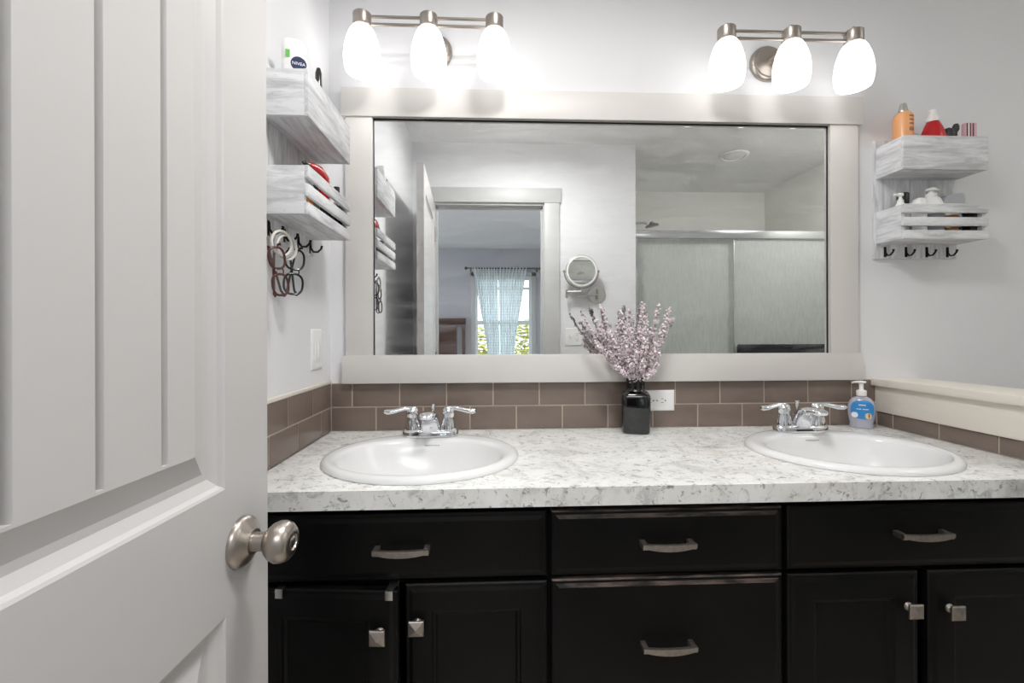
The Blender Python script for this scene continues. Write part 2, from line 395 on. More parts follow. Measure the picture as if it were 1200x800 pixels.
# local frame: s runs along +Y from the hinge, the visible face looks +X
def door_leaf():
    mb = MB(); Z0, Z1 = .012, 2.016; s0, s1 = .098, .619
    panels = [(.14, .832), (.993, 1.90)]
    prof = [(0, 0), (.003, -.0018), (.006, -.0065), (.016, -.0125), (.024, -.0125), (.029, -.011), (.050, -.0028), (.053, -.0028)]; KB = 1.08
    for side in (1, -1):
        f = (lambda a, b, d: Vector((d, a, b))) if side == 1 else (lambda a, b, d: Vector((-DT-d, a, b)))
        mb.quad(f(0, Z0, 0), f(s0, Z0, 0), f(s0, Z1, 0), f(0, Z1, 0)); mb.quad(f(s1, Z0, 0), f(DL, Z0, 0), f(DL, Z1, 0), f(s1, Z1, 0))
        zs = [Z0, panels[0][0], panels[0][1], panels[1][0], panels[1][1], Z1]
        for k in (0, 2, 4): mb.quad(f(s0, zs[k], 0), f(s1, zs[k], 0), f(s1, zs[k+1], 0), f(s0, zs[k+1], 0))
        for za, zb in panels:
            mb.rings(s0, s1, za, zb, prof, f, cap=False, kb=KB)
            a0, a1, b0, b1 = s0+.053, s1-.053, za+.053*KB, zb-.053*KB
            cuts = [a0]
            for g in (.226, .3005, .375, .4495, .524): cuts += [g-.0044, g-.0016, g+.0016, g+.0044]
            cuts.append(a1); dep = [-.0028]
            for g in range(5): dep += [-.0028, -.0095, -.0095, -.0028]
            dep.append(-.0028)
            for g in range(5):
                c4 = cuts[1+4*g:5+4*g]
                for bb in (b0, b1): mb.quad(*[f(c, bb, d_) for c, d_ in zip(c4, (-.0028, -.0095, -.0095, -.0028))])
            for k in range(len(cuts)-1): mb.quad(f(cuts[k], b0, dep[k]), f(cuts[k+1], b0, dep[k+1]), f(cuts[k+1], b1, dep[k+1]), f(cuts[k], b1, dep[k]))
    P = lambda x, y, z: Vector((x, y, z))
    for (a, b) in ((0, 0), (DL, DL)): mb.quad(P(0, a, Z0), P(-DT, a, Z0), P(-DT, a, Z1), P(0, a, Z1))
    for z in (Z0, Z1): mb.quad(P(0, 0, z), P(0, DL, z), P(-DT, DL, z), P(-DT, 0, z))
    return mb.weld()
door_leaf().build('door_leaf', 'door_paint', door, local=True, ang=12)
KS, KZ = .652, .912
def knob_side(sg):
    x0 = 0 if sg == 1 else -DT
    A = (sg, 0, 0); c = (x0, KS, KZ)
    MB().lathe([(.0335, 0), (.0335, .003), (.0325, .006), (.028, .010), (.020, .014), (.0165, .017), (.0165, .018)], c, A, 40).build('rosette', 'brushed_nickel', door, local=True)
    kn = MB().lathe([(.0125, .016), (.0120, .026), (.0125, .033), (.018, .037), (.0235, .043), (.0265, .050), (.0268, .056), (.0245, .063), (.0195, .068), (.0120, .0705), (.0105, .0700), (.0095, .0675), (0, .0670)], c, A, 40)
    k = kn.build('knob', 'brushed_nickel', door, local=True)
    MB().lathe([(.0075, .0668), (.0075, .0690), (.006, .0698), (0, .0698)], c, A, 20).build('lock_button', 'satin_steel', k, local=True)
knob_side(1); knob_side(-1)
MB().box(-DT+.005, -.005, DL, DL+.0015, KZ-.03, KZ+.03, .0005).box(-DT*.5-.006, -DT*.5+.006, DL, DL+.009, KZ-.008, KZ+.008, .001).build('latch', 'brushed_nickel', door, local=True)
for z in (.22, 1.02, 1.82):
    MB().cyl((.004, -.004, z-.045), (.004, -.004, z+.045), .006, 12).build('hinge', 'brushed_nickel', door, local=True)

# ---------------------------------------------------------------- tiled splashback
def splash(name, label, runs, loc, cap=None):
    t = thing(name, label, 'backsplash', loc)
    tiles = MB(); gr = MB()
    for kind, plane, u0, u1, z0, z1, joints, th in runs:
        ed = [u0]+sorted(j for j in joints if u0+.012 < j < u1-.012)+[u1]
        for a, b in zip(ed, ed[1:]):
            g = .0017
            if kind == 'y': tiles.box(a+g, b-g, plane, plane+th, z0+g, z1-g, .0022, 2)
            elif kind == 'x+': tiles.box(plane-th, plane, a+g, b-g, z0+g, z1-g, .0022, 2)
            else: tiles.box(plane, plane+th, a+g, b-g, z0+g, z1-g, .0022, 2)
        if kind == 'y': gr.box(u0, u1, plane+.0016, plane+th+.0002, z0, z1)
        elif kind == 'x+': gr.box(plane-th-.0002, plane-.0016, u0, u1, z0, z1)
        else: gr.box(plane+.0016, plane+th+.0002, u0, u1, z0, z1)
    tiles.build('tiles', 'brown_tile', t); gr.build('grout', 'grout', t)
    return t
CT = .879
zA, zB, zC = CT+.0005, .9545, 1.0295
up = [-.4432+.1481*k for k in range(13)]; lo = [-.3690+.1481*k for k in range(13)]
splash('tile_backsplash', 'two rows of glossy brown tiles on the back wall below the mirror',
       [('y', 1.455, -.5078, 1.2705, zB, zC, up, .0078), ('y', 1.455, -.5078, 1.2705, zA, zB, lo, .0078)], (.4, 1.455, CT))
tl = splash('tile_backsplash', 'two rows of glossy brown tiles on the left wall, under a cream strip',
       [('x+', -.508, .905, 1.4545, zB, zC, [1.3103-.1562*k for k in range(4)], .0058), ('x+', -.508, .905, 1.4545, zA, zB, [1.3708-.1562*k for k in range(5)], .0058)], (-.508, 1.18, CT))
MB().box(-.5138, -.506, .905, 1.4545, zC, zC+.010, .002).build('cap_strip', 'cream_trim', tl)
splash('tile_backsplash', 'single row of brown tiles under the cream boards of the half wall',
       [('x-', 1.271, .905, 1.4545, zA, .9255, [1.3947, 1.245, 1.0915, .945], .0078)], (1.275, 1.18, CT))

# ---------------------------------------------------------------- framed wall mirror
mir = thing('wall_mirror', 'large wall mirror in a wide greige frame above the two sinks', 'mirror', (.37, D, 1.03))
MB().box(-.380, 1.112, 1.457, 1.4625, 1.110, 1.872).build('glass', 'mirror_glass', mir, smooth=False)
fy0, fy1 = 1.443, 1.4625
MB().box(-.470, 1.214, 1.438, fy1, 1.866, 1.956, .0015).build('frame_board', 'greige_trim', mir)
MB().box(-.470, 1.212, 1.438, fy1, 1.0300, 1.118, .0015).build('frame_board', 'greige_trim', mir)
MB().box(-.459, -.375, fy0, fy1, 1.118, 1.866, .001).build('frame_board', 'greige_trim', mir)
MB().box(1.106, 1.201, fy0, fy1, 1.118, 1.866, .001).build('frame_board', 'greige_trim', mir)
e = MB().box(-.375, 1.106, 1.4545, 1.457, 1.8625, 1.866).box(-.375, -.3725, 1.4545, 1.457, 1.118, 1.866).box(1.1035, 1.106, 1.4545, 1.457, 1.118, 1.866)
e.build('edge_channel', 'dark_metal', mir)

# ---------------------------------------------------------------- worktop with two cut-outs
SINKS = [(-.175, 1.142), (.912, 1.142)]
SA, SBb = .238, .212
def worktop():
    mb = MB(); bm = mb.bm
    x0, x1, y0, y1, z1, z0 = -.506, 1.2695, .905, 1.4548, CT, .841
    for z in (z1, z0):
        loops = [[(x0, y0), (x1, y0), (x1, y1), (x0, y1)]]+[superell(cx, cy, SA-.02, SBb-.02, 48) for cx, cy in SINKS]
        es = []
        for L in loops:
            vs = [bm.verts.new((x, y, z)) for x, y in L]
            es += [bm.edges.new((vs[i], vs[(i+1) % len(vs)])) for i in range(len(vs))]
        bmesh.ops.triangle_fill(bm, use_beauty=True, edges=es)
    for L in loops:
        n = len(L)
        for i in range(n):
            a, b = L[i], L[(i+1) % n]
            mb.quad((*a, z0), (*b, z0), (*b, z1), (*a, z1))
    return mb.weld()
tag(worktop().build('countertop', 'laminate', at=(.38, 1.18, CT), smooth=False), 'long speckled white and grey laminate countertop with two sinks let in', 'countertop')

# ---------------------------------------------------------------- sinks and taps
def sink(cx, cy, label):
    t = thing('sink', label, 'sink', (cx, cy, CT), group='oval basins in the countertop')
    N = 72
    def ring(a, b, z, oy=0., p=2.0): return [(x, y, z) for x, y in superell(cx, cy+oy, a, b, N, p)]
    ro = -.022                                    # the bowl lies forward of the tap ledge
    R = [ring(SA-.004, SBb-.004, CT-.0), ring(SA, SBb, CT+.001), ring(SA+.0005, SBb+.0005, CT+.005), ring(SA-.003, SBb-.003, CT+.011), ring(SA-.010, SBb-.010, CT+.0145),
         ring(SA-.020, SBb-.020, CT+.0150, -.002), ring(SA-.032, SBb-.040, CT+.0140, ro*.7, 2.1), ring(SA-.038, SBb-.052, CT+.0115, ro, 2.25), ring(SA-.043, SBb-.058, CT+.004, ro, 2.3),
         ring(SA-.052, SBb-.066, CT-.02, ro, 2.3), ring(SA-.072, SBb-.080, CT-.06, ro, 2.25), ring(SA-.105, SBb-.105, CT-.10, ro, 2.2), ring(SA-.15, SBb-.14, CT-.128, ro, 2.1), ring(SA-.195, SBb-.18, CT-.138, ro), ring(.024, .024, CT-.140, ro)]
    MB().loft(R, cap=False).build('basin', 'porcelain', t, ang=60)
    MB().lathe([(.0235, -.1405), (.0235, -.138), (.019, -.1365), (.018, -.138), (.012, -.135), (0, -.134)], (cx, cy+ro, CT), n=28).build('drain', 'chrome', t)
    # faint maker's mark behind the bowl, too small to read
    f = lambda x, y, d: Vector((cx+x+.008, cy+ro+(SBb-.0595)-.001, CT-.0005+y*.9))
    mk = MB()
    for k in range(7): mk.box(cx-.013+k*.006, cx-.0095+k*.006, cy+ro+SBb-.0622, cy+ro+SBb-.0600, CT-.0038, CT-.0018)
    mk.build('maker_mark', 'pale_mark', t)
    return t
sink(*SINKS[0], 'oval white drop-in sink in the counter nearest the open door')
sink(*SINKS[1], 'oval white drop-in sink in the counter beside the half wall')

def faucet(cx, cy, z, label):
    t = thing('faucet', label, 'faucet', (cx, cy, z), group='chrome faucets behind the sinks')
    def stadium(a, b, zz, n=40): return [(cx+x, cy+y, zz) for x, y in superell(0, 0, a, b, n, 3.2)]
    MB().loft([stadium(.079, .026, z), stadium(.079, .026, z+.014), stadium(.076, .0235, z+.019), stadium(.070, .019, z+.021)]).build('base_plate', 'chrome', t)
    # spout: side outline (forward, up), wide at the foot and narrow at the lip
    outer = [(-.020, .018), (-.018, .045), (-.006, .062), (.016, .074), (.048, .081), (.078, .080), (.092, .0765), (.0985, .0715)]
    inner = [(.026, .018), (.028, .030), (.034, .042), (.046, .052), (.062, .058), (.080, .061), (.091, .0625), (.0965, .0665)]
    ring_l = []
    for k, ((fo, uo), (fi, ui)) in enumerate(zip(outer, inner)):
        w_ = [.0285, .0270, .0248, .0230, .0212, .0198, .0176, .0120][k]
        ring = []
        for a in range(20):
            th = 2*PI*a/20; c_, s_ = math.cos(th), math.sin(th)
            px = w_*math.copysign(abs(c_)**.55, c_); q = (math.copysign(abs(s_)**.75, s_)+1)/2
            ring.append((cx+px, cy-(fi+(fo-fi)*q), z+ui+(uo-ui)*q))
        ring_l.append(ring)
    MB().loft(ring_l).build('spout', 'chrome', t)
    MB().cyl((cx, cy-.082, z+.0595), (cx, cy-.082, z+.066), .0070, 20).build('aerator', 'bright_chrome', t)
    for sg in (-1, 1):
        hx = cx+sg*.051
        h = MB().lathe([(.0235, .018), (.0235, .024), (.0215, .034), (.0185, .046), (.0160, .054), (.0165, .058), (.0185, .066), (.0175, .076), (.0125, .083), (.005, .086), (0, .0862)], (hx, cy, z), n=28).build('handle', 'chrome', t)
        pts = [(hx+sg*.004, cy-.002, z+.079), (hx+sg*.020, cy-.004, z+.0805), (hx+sg*.038, cy-.007, z+.077), (hx+sg*.056, cy-.010, z+.073), (hx+sg*.070, cy-.012, z+.0725), (hx+sg*.078, cy-.013, z+.074)]
        MB().tube(pts, [.0098, .0092, .0092, .0108, .0118, .0072], 14, flat=.66).build('lever', 'chrome', h)
    MB().cyl((cx+.004, cy+.021, z+.010), (cx+.004, cy+.021, z+.072), .0024, 10).lathe([(.0024, .068), (.0040, .074), (.0068, .086), (.0062, .0895), (0, .090)], (cx+.004, cy+.021, z), n=18).build('lift_rod', 'chrome', t)
    return t
faucet(-.178, 1.313, CT+.0135, 'chrome two-handle faucet behind the sink nearest the open door')
faucet(.912, 1.313, CT+.0135, 'chrome two-handle faucet behind the sink beside the half wall')

# ---------------------------------------------------------------- black vanity cabinets
FYF = .925; FTH = .020
SLAB = [(0, FTH), (0, .006), (.003, .0035), (.008, .0030), (.016, .0004), (.020, 0)]
def front_f(x_off=0, y_off=0): return lambda a, b, d: Vector((a+x_off, FYF+d+y_off, b))
def pull(parent, x, z, yf, local=False):
    mb = MB(); hw = .0495
    for sg in (-1, 1):
        mb.box(x+sg*hw-.0055, x+sg*hw+.0055, yf-.026, yf, z-.0055, z+.0055, .0012)
    rings_ = []
    for k in range(15):
        u = -1+2*k/14; xx = x+u*(hw+.0055); bow = (1-u*u)
        hh = .0044+.0030*bow; yc = yf-.0245-.0035*bow; zc = z+.003-.003*bow
        rings_.append([(xx, yc-.0035, zc-hh), (xx, yc+.0035, zc-hh), (xx, yc+.0035, zc+hh*.75), (xx, yc-.0035, zc+hh*.75)])
    mb.loft(rings_)
    return mb.build('handle', 'aged_pewter', parent, local=local)
def square_knob(parent, x, z, yf, local=False):
    mb = MB().lathe([(.0095, 0), (.0085, .003), (.006, .006), (.0065, .016)], (x, yf, z), (0, -1, 0), 20)
    h = .0150
    q = lambda s_, y: [(x-s_, y, z-s_), (x+s_, y, z-s_), (x+s_, y, z+s_), (x-s_, y, z+s_)]
    mb.loft([q(h-.002, yf-.015), q(h, yf-.0165), q(h, yf-.020), q(h-.0018, yf-.0215), q(.001, yf-.0270)])
    return mb.build('knob', 'aged_pewter', parent, local=local, ang=15)
def slab_front(parent, name, x0, x1, z0, z1, top_worn=False):
    mb = MB(); mb.rings(x0, x1, z0, z1, SLAB, front_f())
    mb.quad((x0, FYF+FTH, z0), (x1, FYF+FTH, z0), (x1, FYF+FTH, z1), (x0, FYF+FTH, z1)); mb.weld()
    o = mb.build(name, ['black_cabinet', 'worn_edge'], parent, ang=12)
    if top_worn:
        zt = z1-.018
        for p in o.data.polygons:
            cz = p.center.z+ORIGIN[o.name].z
            if cz > zt and p.normal.y > -.999 and p.normal.z > .1: p.material_index = 1
    return o
DOORP = [(0, FTH), (0, .006), (.003, .0035), (.008, .0030), (.015, .0004), (.018, 0), (.054, 0), (.056, .003), (.061, .0042), (.065, .0085), (.075, .009)]
def panel_door(parent, x0, x1, z0, z1, knob_x, local_f=None):
    f = local_f or front_f(); mb = MB(); mb.rings(x0, x1, z0, z1, DOORP, f)
    mb.quad(f(x0, z0, FTH), f(x1, z0, FTH), f(x1, z1, FTH), f(x0, z1, FTH)); mb.weld()
    return mb
def cabinet(label, x0, x1):
    t = thing('vanity_cabinet', label, 'cabinet', ((x0+x1)/2, 1.18, 0), group='black vanity cabinets under the countertop')
    b = MB().box(x0, x0+.016, FYF+FTH+.004, 1.455, .09, .8405).box(x1-.016, x1, FYF+FTH+.004, 1.455, .09, .8405)
    b.box(x0+.016, x1-.016, 1.44, 1.455, .09, .8405).box(x0+.016, x1-.016, FYF+FTH+.02, 1.44, .09, .106)
    b.box(x0+.002, x1-.002, 1.0, 1.015, 0, .09)
    for (a, c) in ((.822, .8405), (.676, .700), (.09, .112)): b.box(x0+.016, x1-.016, FYF+FTH+.001, FYF+FTH+.02, a, c)
    b.box(x0, x0+.03, FYF+FTH+.001, FYF+FTH+.02, .09, .8405).box(x1-.03, x1, FYF+FTH+.001, FYF+FTH+.02, .09, .8405)
    b.build('body', 'cabinet_dark', t)
    return t
cl = cabinet('black vanity cabinet below the sink nearest the open door, one door ajar', -.506, .1145)
d = slab_front(cl, 'drawer', -.478, .110, .690, .823); part_label(pull(d, -.182, .757, FYF), 'pewter bar handle')
f2 = panel_door(cl, -.178, .110, .105, .680, 0).build('door', 'black_cabinet', cl, ang=12); square_knob(f2, -.153, .604, FYF)
# the ajar door: hinged on its left edge
AJ = math.radians(-4.6); HX = -.478
dj = bpy.data.objects.new('door', None); COL.objects.link(dj); dj.parent = cl
dj.location = (HX-ORIGIN[cl.name].x, FYF-1.18, 0); dj.rotation_euler = (0, 0, AJ); ORIGIN[dj.name] = Vector((HX, FYF, 0))
fl = lambda a, b, d: Vector((a, d, b))
panel_door(cl, 0, .290, .105, .680, 0, fl).build('door_panel', 'black_cabinet', dj, local=True, ang=12)
square_knob(dj, .256, .601, 0, local=True)
cm = cabinet('black three-drawer vanity cabinet between the two sink cabinets', .1150, .6105)
d = slab_front(cm, 'drawer', .119, .605, .690, .823, True); pull(d, .355, .757, FYF)
d = slab_front(cm, 'drawer', .119, .605, .398, .682, True); pull(d, .356, .549, FYF)
d = slab_front(cm, 'drawer', .119, .605, .105, .390, True); pull(d, .356, .26, FYF)
cr = cabinet('black vanity cabinet below the sink beside the half wall, both doors shut', .6110, 1.262)
d = slab_front(cr, 'drawer', .617, 1.258, .690, .823); pull(d, .897, .765, FYF)
f2 = panel_door(cr, .617, .902, .105, .680, 0).build('door', 'black_cabinet', cr, ang=12); square_knob(f2, .876, .608, FYF)
f2 = panel_door(cr, .924, 1.258, .105, .680, 0).build('door', 'black_cabinet', cr, ang=12); square_knob(f2, .967, .602, FYF)

# hanger hooked over the ajar door
hg = thing('over_door_hanger', 'steel hanger hooked over the top of the ajar cabinet door', 'hanger', (HX, FYF, .680), AJ)
for x in (.054, .274):
    MB().box(x-.0078, x+.0078, -.0022, -.0004, -.016, .0022, .0008).box(x-.0078, x+.0078, -.0022, FTH+.024, .0006, .0026, .0008).box(x-.0078, x+.0078, FTH+.0218, FTH+.024, -.06, .0026, .0006).build('clip', 'satin_steel', hg, local=True)
MB().box(.045, .280, FTH+.004, FTH+.021, -.004, -.001, .001).cyl((.04, FTH+.033, -.055), (.275, FTH+.033, -.055), .006, 12).build('bar', 'bright_chrome', hg, local=True)

# ---------------------------------------------------------------- vanity lights
def vanity_light(xs, z, label, shade_m, watts):
    cx = xs[1]; y = 1.338
    t = thing('vanity_light', label, 'lamp', (cx, D, z), group='three-shade vanity lights above the mirror')
    MB().lathe([(.058, 0), (.058, .006), (.054, .012), (.049, .014), (.047, .019), (.030, .026), (.012, .028), (0, .028)], (cx, D-.0002, z-.020), (0, -1, 0), 40).build('back_plate', 'brushed_nickel', t)
    MB().tube([(cx, D-.02, z-.02), (cx, D-.07, z-.02), (cx, y+.03, z-.008), (cx, y+.004, z+.002)], .008, 12).build('arm', 'brushed_nickel', t)
    for dz in (.004, -.018):
        MB().cyl((xs[0], y, z+dz), (xs[2], y, z+dz), .0046, 14).build('bar', 'brushed_nickel', t)
    for x in xs:
        MB().lathe([(.0, .026), (.004, .0255), (.0055, .022), (.006, .012), (.024, .0115), (.026, .0095), (.026, -.022), (.024, -.025), (.010, -.026), (0, -.026)], (x, y, z), n=32).build('lamp_holder', 'brushed_nickel', t)
        prof = [(.022, -.0262), (.030, -.032), (.0375, -.045), (.0445, -.065), (.0495, -.086), (.0520, -.108), (.0518, -.128), (.0490, -.146), (.0455, -.157)]
        mb = MB(); n = 36
        rings_ = [[(x+r*math.cos(2*PI*i/n), y+r*math.sin(2*PI*i/n), z+h) for i in range(n)] for r, h in prof]
        inner_ = [[(x+(r-.003)*math.cos(2*PI*i/n), y+(r-.003)*math.sin(2*PI*i/n), z+h) for i in range(n)] for r, h in reversed(prof)]
        mb.loft(rings_+inner_, cap=False).build('shade', shade_m, t)
        L = bpy.data.lights.new('bulb_light', 'POINT'); L.energy = watts; L.shadow_soft_size = .018; L.color = (1, .97, .93)
        lo_ = bpy.data.objects.new('bulb_light', L); COL.objects.link(lo_); lo_.parent = t
        lo_.location = Vector((x, y, z-.105))-ORIGIN[t.name]
    return t
vanity_light((-.376, -.184, .008), 2.103, 'three-shade nickel vanity light above the sink nearest the door', 'lit_shade_bright', BULB_WATTS*1.1)
vanity_light((.705, .905, 1.100), 2.089, 'three-shade nickel vanity light above the sink beside the half wall', 'lit_shade', BULB_WATTS)

for n_, (x_, y_) in enumerate(((.20, .60), (2.05, .55))):  # fixtures modelled around the added fill lamps
    t = thing('drum_light', ['round drum ceiling light over the middle of the room, above the view', 'round drum ceiling light behind the half wall, above the view'][n_], 'ceiling light', (x_, y_, CZ))
    MB().lathe([(.07, 0), (.07, .012), (.012, .020), (.012, .050), (0, .050)], (x_, y_, CZ-.0002), (0, 0, -1), 32).build('canopy', 'brushed_nickel', t)
    MB().lathe([(0, .048), (.140, .049), (.145, .054), (.145, .094), (.140, .099), (0, .100)], (x_, y_, CZ), (0, 0, -1), 48).build('drum_shade', 'lit_drum' if n_ == 0 else 'lit_drum_dim', t)

# ---------------------------------------------------------------- whitewashed wall shelves
SD = .113; BT = .012
def wall_shelf(loc, rotz, W, label):
    t = thing('wall_shelf', label, 'shelf', loc, rotz, group='whitewashed two-tier wall shelves with hooks')
    h = W/2
    MB().box(-h-.003, h+.003, -BT, -.0005, 0, .39, .001).build('back_board', 'whitewash_up', t, local=True)
    def tier(z0, z1, slats):
        for sg in (-1, 1):
            MB().box(min(sg*h, sg*(h-BT)), max(sg*h, sg*(h-BT)), -SD+.009, -BT, z0+.001, z1-.001, .0008).build('end_board', 'whitewash_deep', t, local=True)
        MB().box(-h+BT, h-BT, -SD+.009, -BT, z0+.001, z0+BT, .0005).build('shelf_board', 'whitewash_across', t, local=True)
        if slats:
            sh_ = (z1-z0-.028)/3
            for k in range(3):
                MB().box(-h, h, -SD, -SD+.009, z0+k*(sh_+.014), z0+k*(sh_+.014)+sh_, .0012).build('slat', 'whitewash_across', t, local=True)
        else: MB().box(-h, h, -SD, -SD+.009, z0, z1, .0012).build('front_board', 'whitewash_across', t, local=True)
    tier(.045, .153, True); tier(.260, .364, False)
    for k in range(4):
        x = -h+.030+(W-.060)*k/3
        mb = MB().box(x-.004, x+.004, -BT-.002, -BT, .004, .038, .0006)
        mb.tube([(x, -BT-.002, .034), (x, -BT-.003, .018), (x, -BT-.010, .008), (x, -BT-.022, .008), (x, -BT-.031, .017), (x, -BT-.033, .025)], [.0028, .0028, .0028, .0028, .0028, .0036], 8, up=(1, 0, 0))
        mb.build('hook', 'dark_metal', t, local=True)
    return t
RSX, RSZ = 1.405, 1.430
wall_shelf((RSX, D, RSZ), 0, .275, 'whitewashed two-tier wood shelf on the back wall beside the mirror')
LSY, LSZ = 1.158, 1.404
wall_shelf((WL, LSY, LSZ), PI/2, .292, 'whitewashed two-tier wood shelf on the left wall, eyeglasses hanging below')

# ---------------------------------------------------------------- things on the right-hand shelf
zU = RSZ+.260+BT+.0006; zL = RSZ+.045+BT+.0006
def bottle(name, label, cat, c, parts_, group=None, rotz=0):
    t = thing(name, label, cat, c, rotz, group)
    for pn, m_, prof in parts_:
        MB().lathe(prof, (0, 0, 0), n=28).build(pn, m_, t, local=True)
    return t
b = bottle('spray_can', 'orange spray can with a silver top on the upper shelf beside the mirror', 'can', (1.312, 1.398, zU),
       [('can', 'orange_can', [(.025, 0), (.0265, .003), (.0265, .166), (.024, .174), (.019, .181), (.0135, .184), (0, .184)]),
        ('cap', 'satin_steel', [(.0135, .184), (.0135, .189), (.0115, .193), (.0095, .207), (.0075, .212), (0, .212)])])
pr = MB()
for k, zz in enumerate((.160, .148, .136, .122, .116)):
    for q in range(4):
        a0 = -1.72+q*.16; a1 = a0+(.13 if k != 3 else .10); r0 = .0267
        pr.quad(*[(r0*math.cos(a), r0*math.sin(a), z_) for a, z_ in ((a0, zz), (a1, zz), (a1, zz+.006), (a0, zz+.006))])
pr.build('print', 'brown_print', b, local=True)
bottle('lotion_bottle', 'red cone-shaped bottle with a white pump top on the upper shelf', 'bottle', (1.410, 1.398, zU),
       [('body', 'red_plastic', [(.034, 0), (.0365, .004), (.0365, .080), (.033, .105), (.027, .128), (.0195, .148), (.015, .155), (0, .155)]),
        ('pump_top', 'white_cap', [(.0165, .155), (.0165, .166), (.0125, .172), (.0105, .182), (.0100, .192), (.006, .194), (0, .194)])])
t = thing('hair_claw', 'dark brown hair claw just behind the red bottle', 'hair clip', (1.468, 1.402, zU))
for sg in (-1, 1):
    MB().tube([(sg*.010, 0, 0), (sg*.014, 0, .03), (sg*.014, 0, .08), (sg*.008, 0, .128), (sg*-.004, 0, .134)], [.006, .010, .011, .011, .005], 10, flat=1.6).build('jaw', 'black_plastic', t, local=True)
t = thing('makeup_brush', 'thin black makeup brush standing between hair claw and pink box', 'brush', (1.494, 1.404, zU))
MB().cyl((0, 0, 0), (0, 0, .125), .0035, 10).build('handle', 'black_plastic', t, local=True)
MB().lathe([(.0035, .125), (.0085, .134), (.0090, .145), (.006, .153), (0, .154)], n=16).build('bristles', 'grey_mark', t, local=True)
t = thing('lip_palette', 'small white and pink striped box at the end of the upper shelf', 'box', (1.521, 1.388, zU))
MB().box(-.019, .019, -.007, .007, 0, .148, .0015).build('case', 'pink_plastic', t, local=True)
for x in (-.016, -.006, .004): MB().box(x, x+.0042, -.0078, -.007, .010, .146).build('stripe', 'plum_plastic', t, local=True)
MB().box(-.011, -.0065, -.0078, -.0071, .010, .146).build('stripe', 'white_cap', t, local=True)

b = bottle('pump_bottle', 'small white pump bottle at the near end of the lower slatted shelf', 'bottle', (1.296, 1.392, zL),
       [('body', 'white_plastic', [(.013, 0), (.0145, .003), (.0145, .095), (.011, .106), (.006, .110), (.006, .122), (0, .122)]), ('pump', 'white_cap', [(.009, .108), (.009, .117), (.004, .119), (.004, .130), (.0085, .131), (.0085, .139), (0, .140)])])
MB().box(-.020, 0, -.0035, .0035, .131, .138, .001).build('nozzle', 'white_cap', b, local=True)
bottle('serum_bottle', 'white bottle with a square black cap on the lower slatted shelf', 'bottle', (1.331, 1.420, zL),
       [('body', 'white_plastic', [(.019, 0), (.020, .003), (.020, .094), (.016, .104), (0, .104)]), ('cap', 'black_plastic', [(.0155, .104), (.0165, .106), (.0165, .146), (.015, .148), (0, .148)])])
bottle('cream_jar', 'low white cream jar just inside the slats of the lower shelf', 'jar', (1.347, 1.3795, zL),
       [('jar', 'white_plastic', [(.017, 0), (.019, .004), (.019, .075), (0, .075)]), ('lid', 'white_cap', [(.0195, .075), (.0195, .108), (.015, .117), (.008, .1205), (0, .121)])])
b = bottle('lotion_bottle', 'plump white lotion bottle with a pump, middle of the lower slatted shelf', 'bottle', (1.408, 1.402, zL),
       [('body', 'white_plastic', [(.029, 0), (.032, .004), (.032, .080), (.0305, .105), (.024, .123), (.015, .131), (0, .131)]), ('pump', 'white_cap', [(.0155, .131), (.0155, .141), (.007, .143), (.007, .150), (.014, .151), (.014, .158), (.010, .160), (0, .160)])])
MB().box(0, .024, -.005, .005, .1515, .158, .0015).build('nozzle', 'white_cap', b, local=True)
MB().lathe([(.0323, .020), (.0325, .022), (.0325, .070), (.0323, .072)], n=28).build('label_band', 'grey_plastic', b, local=True)
b = bottle('supplement_bottle', 'amber bottle with beige label behind the slats of the lower shelf', 'bottle', (1.4665, 1.396, zL),
       [('body', 'amber_plastic', [(.020, 0), (.022, .003), (.022, .062), (.018, .070), (0, .070)]), ('label_band', 'sand_print', [(.0222, .030), (.0223, .031), (.0223, .055), (.0222, .056)]), ('cap', 'white_cap', [(.019, .070), (.019, .086), (0, .087)])])
t = thing('compact_case', 'grey translucent rounded case rising above the slats of the lower shelf', 'case', (1.504, 1.432, zL))
poly = [(-.036, 0), (.034, 0), (.036, .13), (.034, .148), (.026, .151), (-.006, .148), (-.026, .141), (-.034, .130), (-.036, .118)]
MB().prism(poly, -.013, .013, lambda a, b_, d: Vector((a, d, b_))).bevel(.003, 2).build('shell', 'grey_plastic', t, local=True)
MB().box(-.0365, .0365, -.0135, .0135, .112, .117, .001).build('seam_band', 'white_cap', t, local=True)
t = thing('mascara_box', 'black square pot in the far corner of the lower slatted shelf', 'pot', (1.5155, 1.382, zL))
MB().box(-.0125, .0125, -.0125, .0125, 0, .070, .002).build('pot', 'black_plastic', t, local=True)
MB().box(-.0133, .0133, -.0133, .0133, .070, .090, .002).build('lid', 'black_gloss', t, local=True)

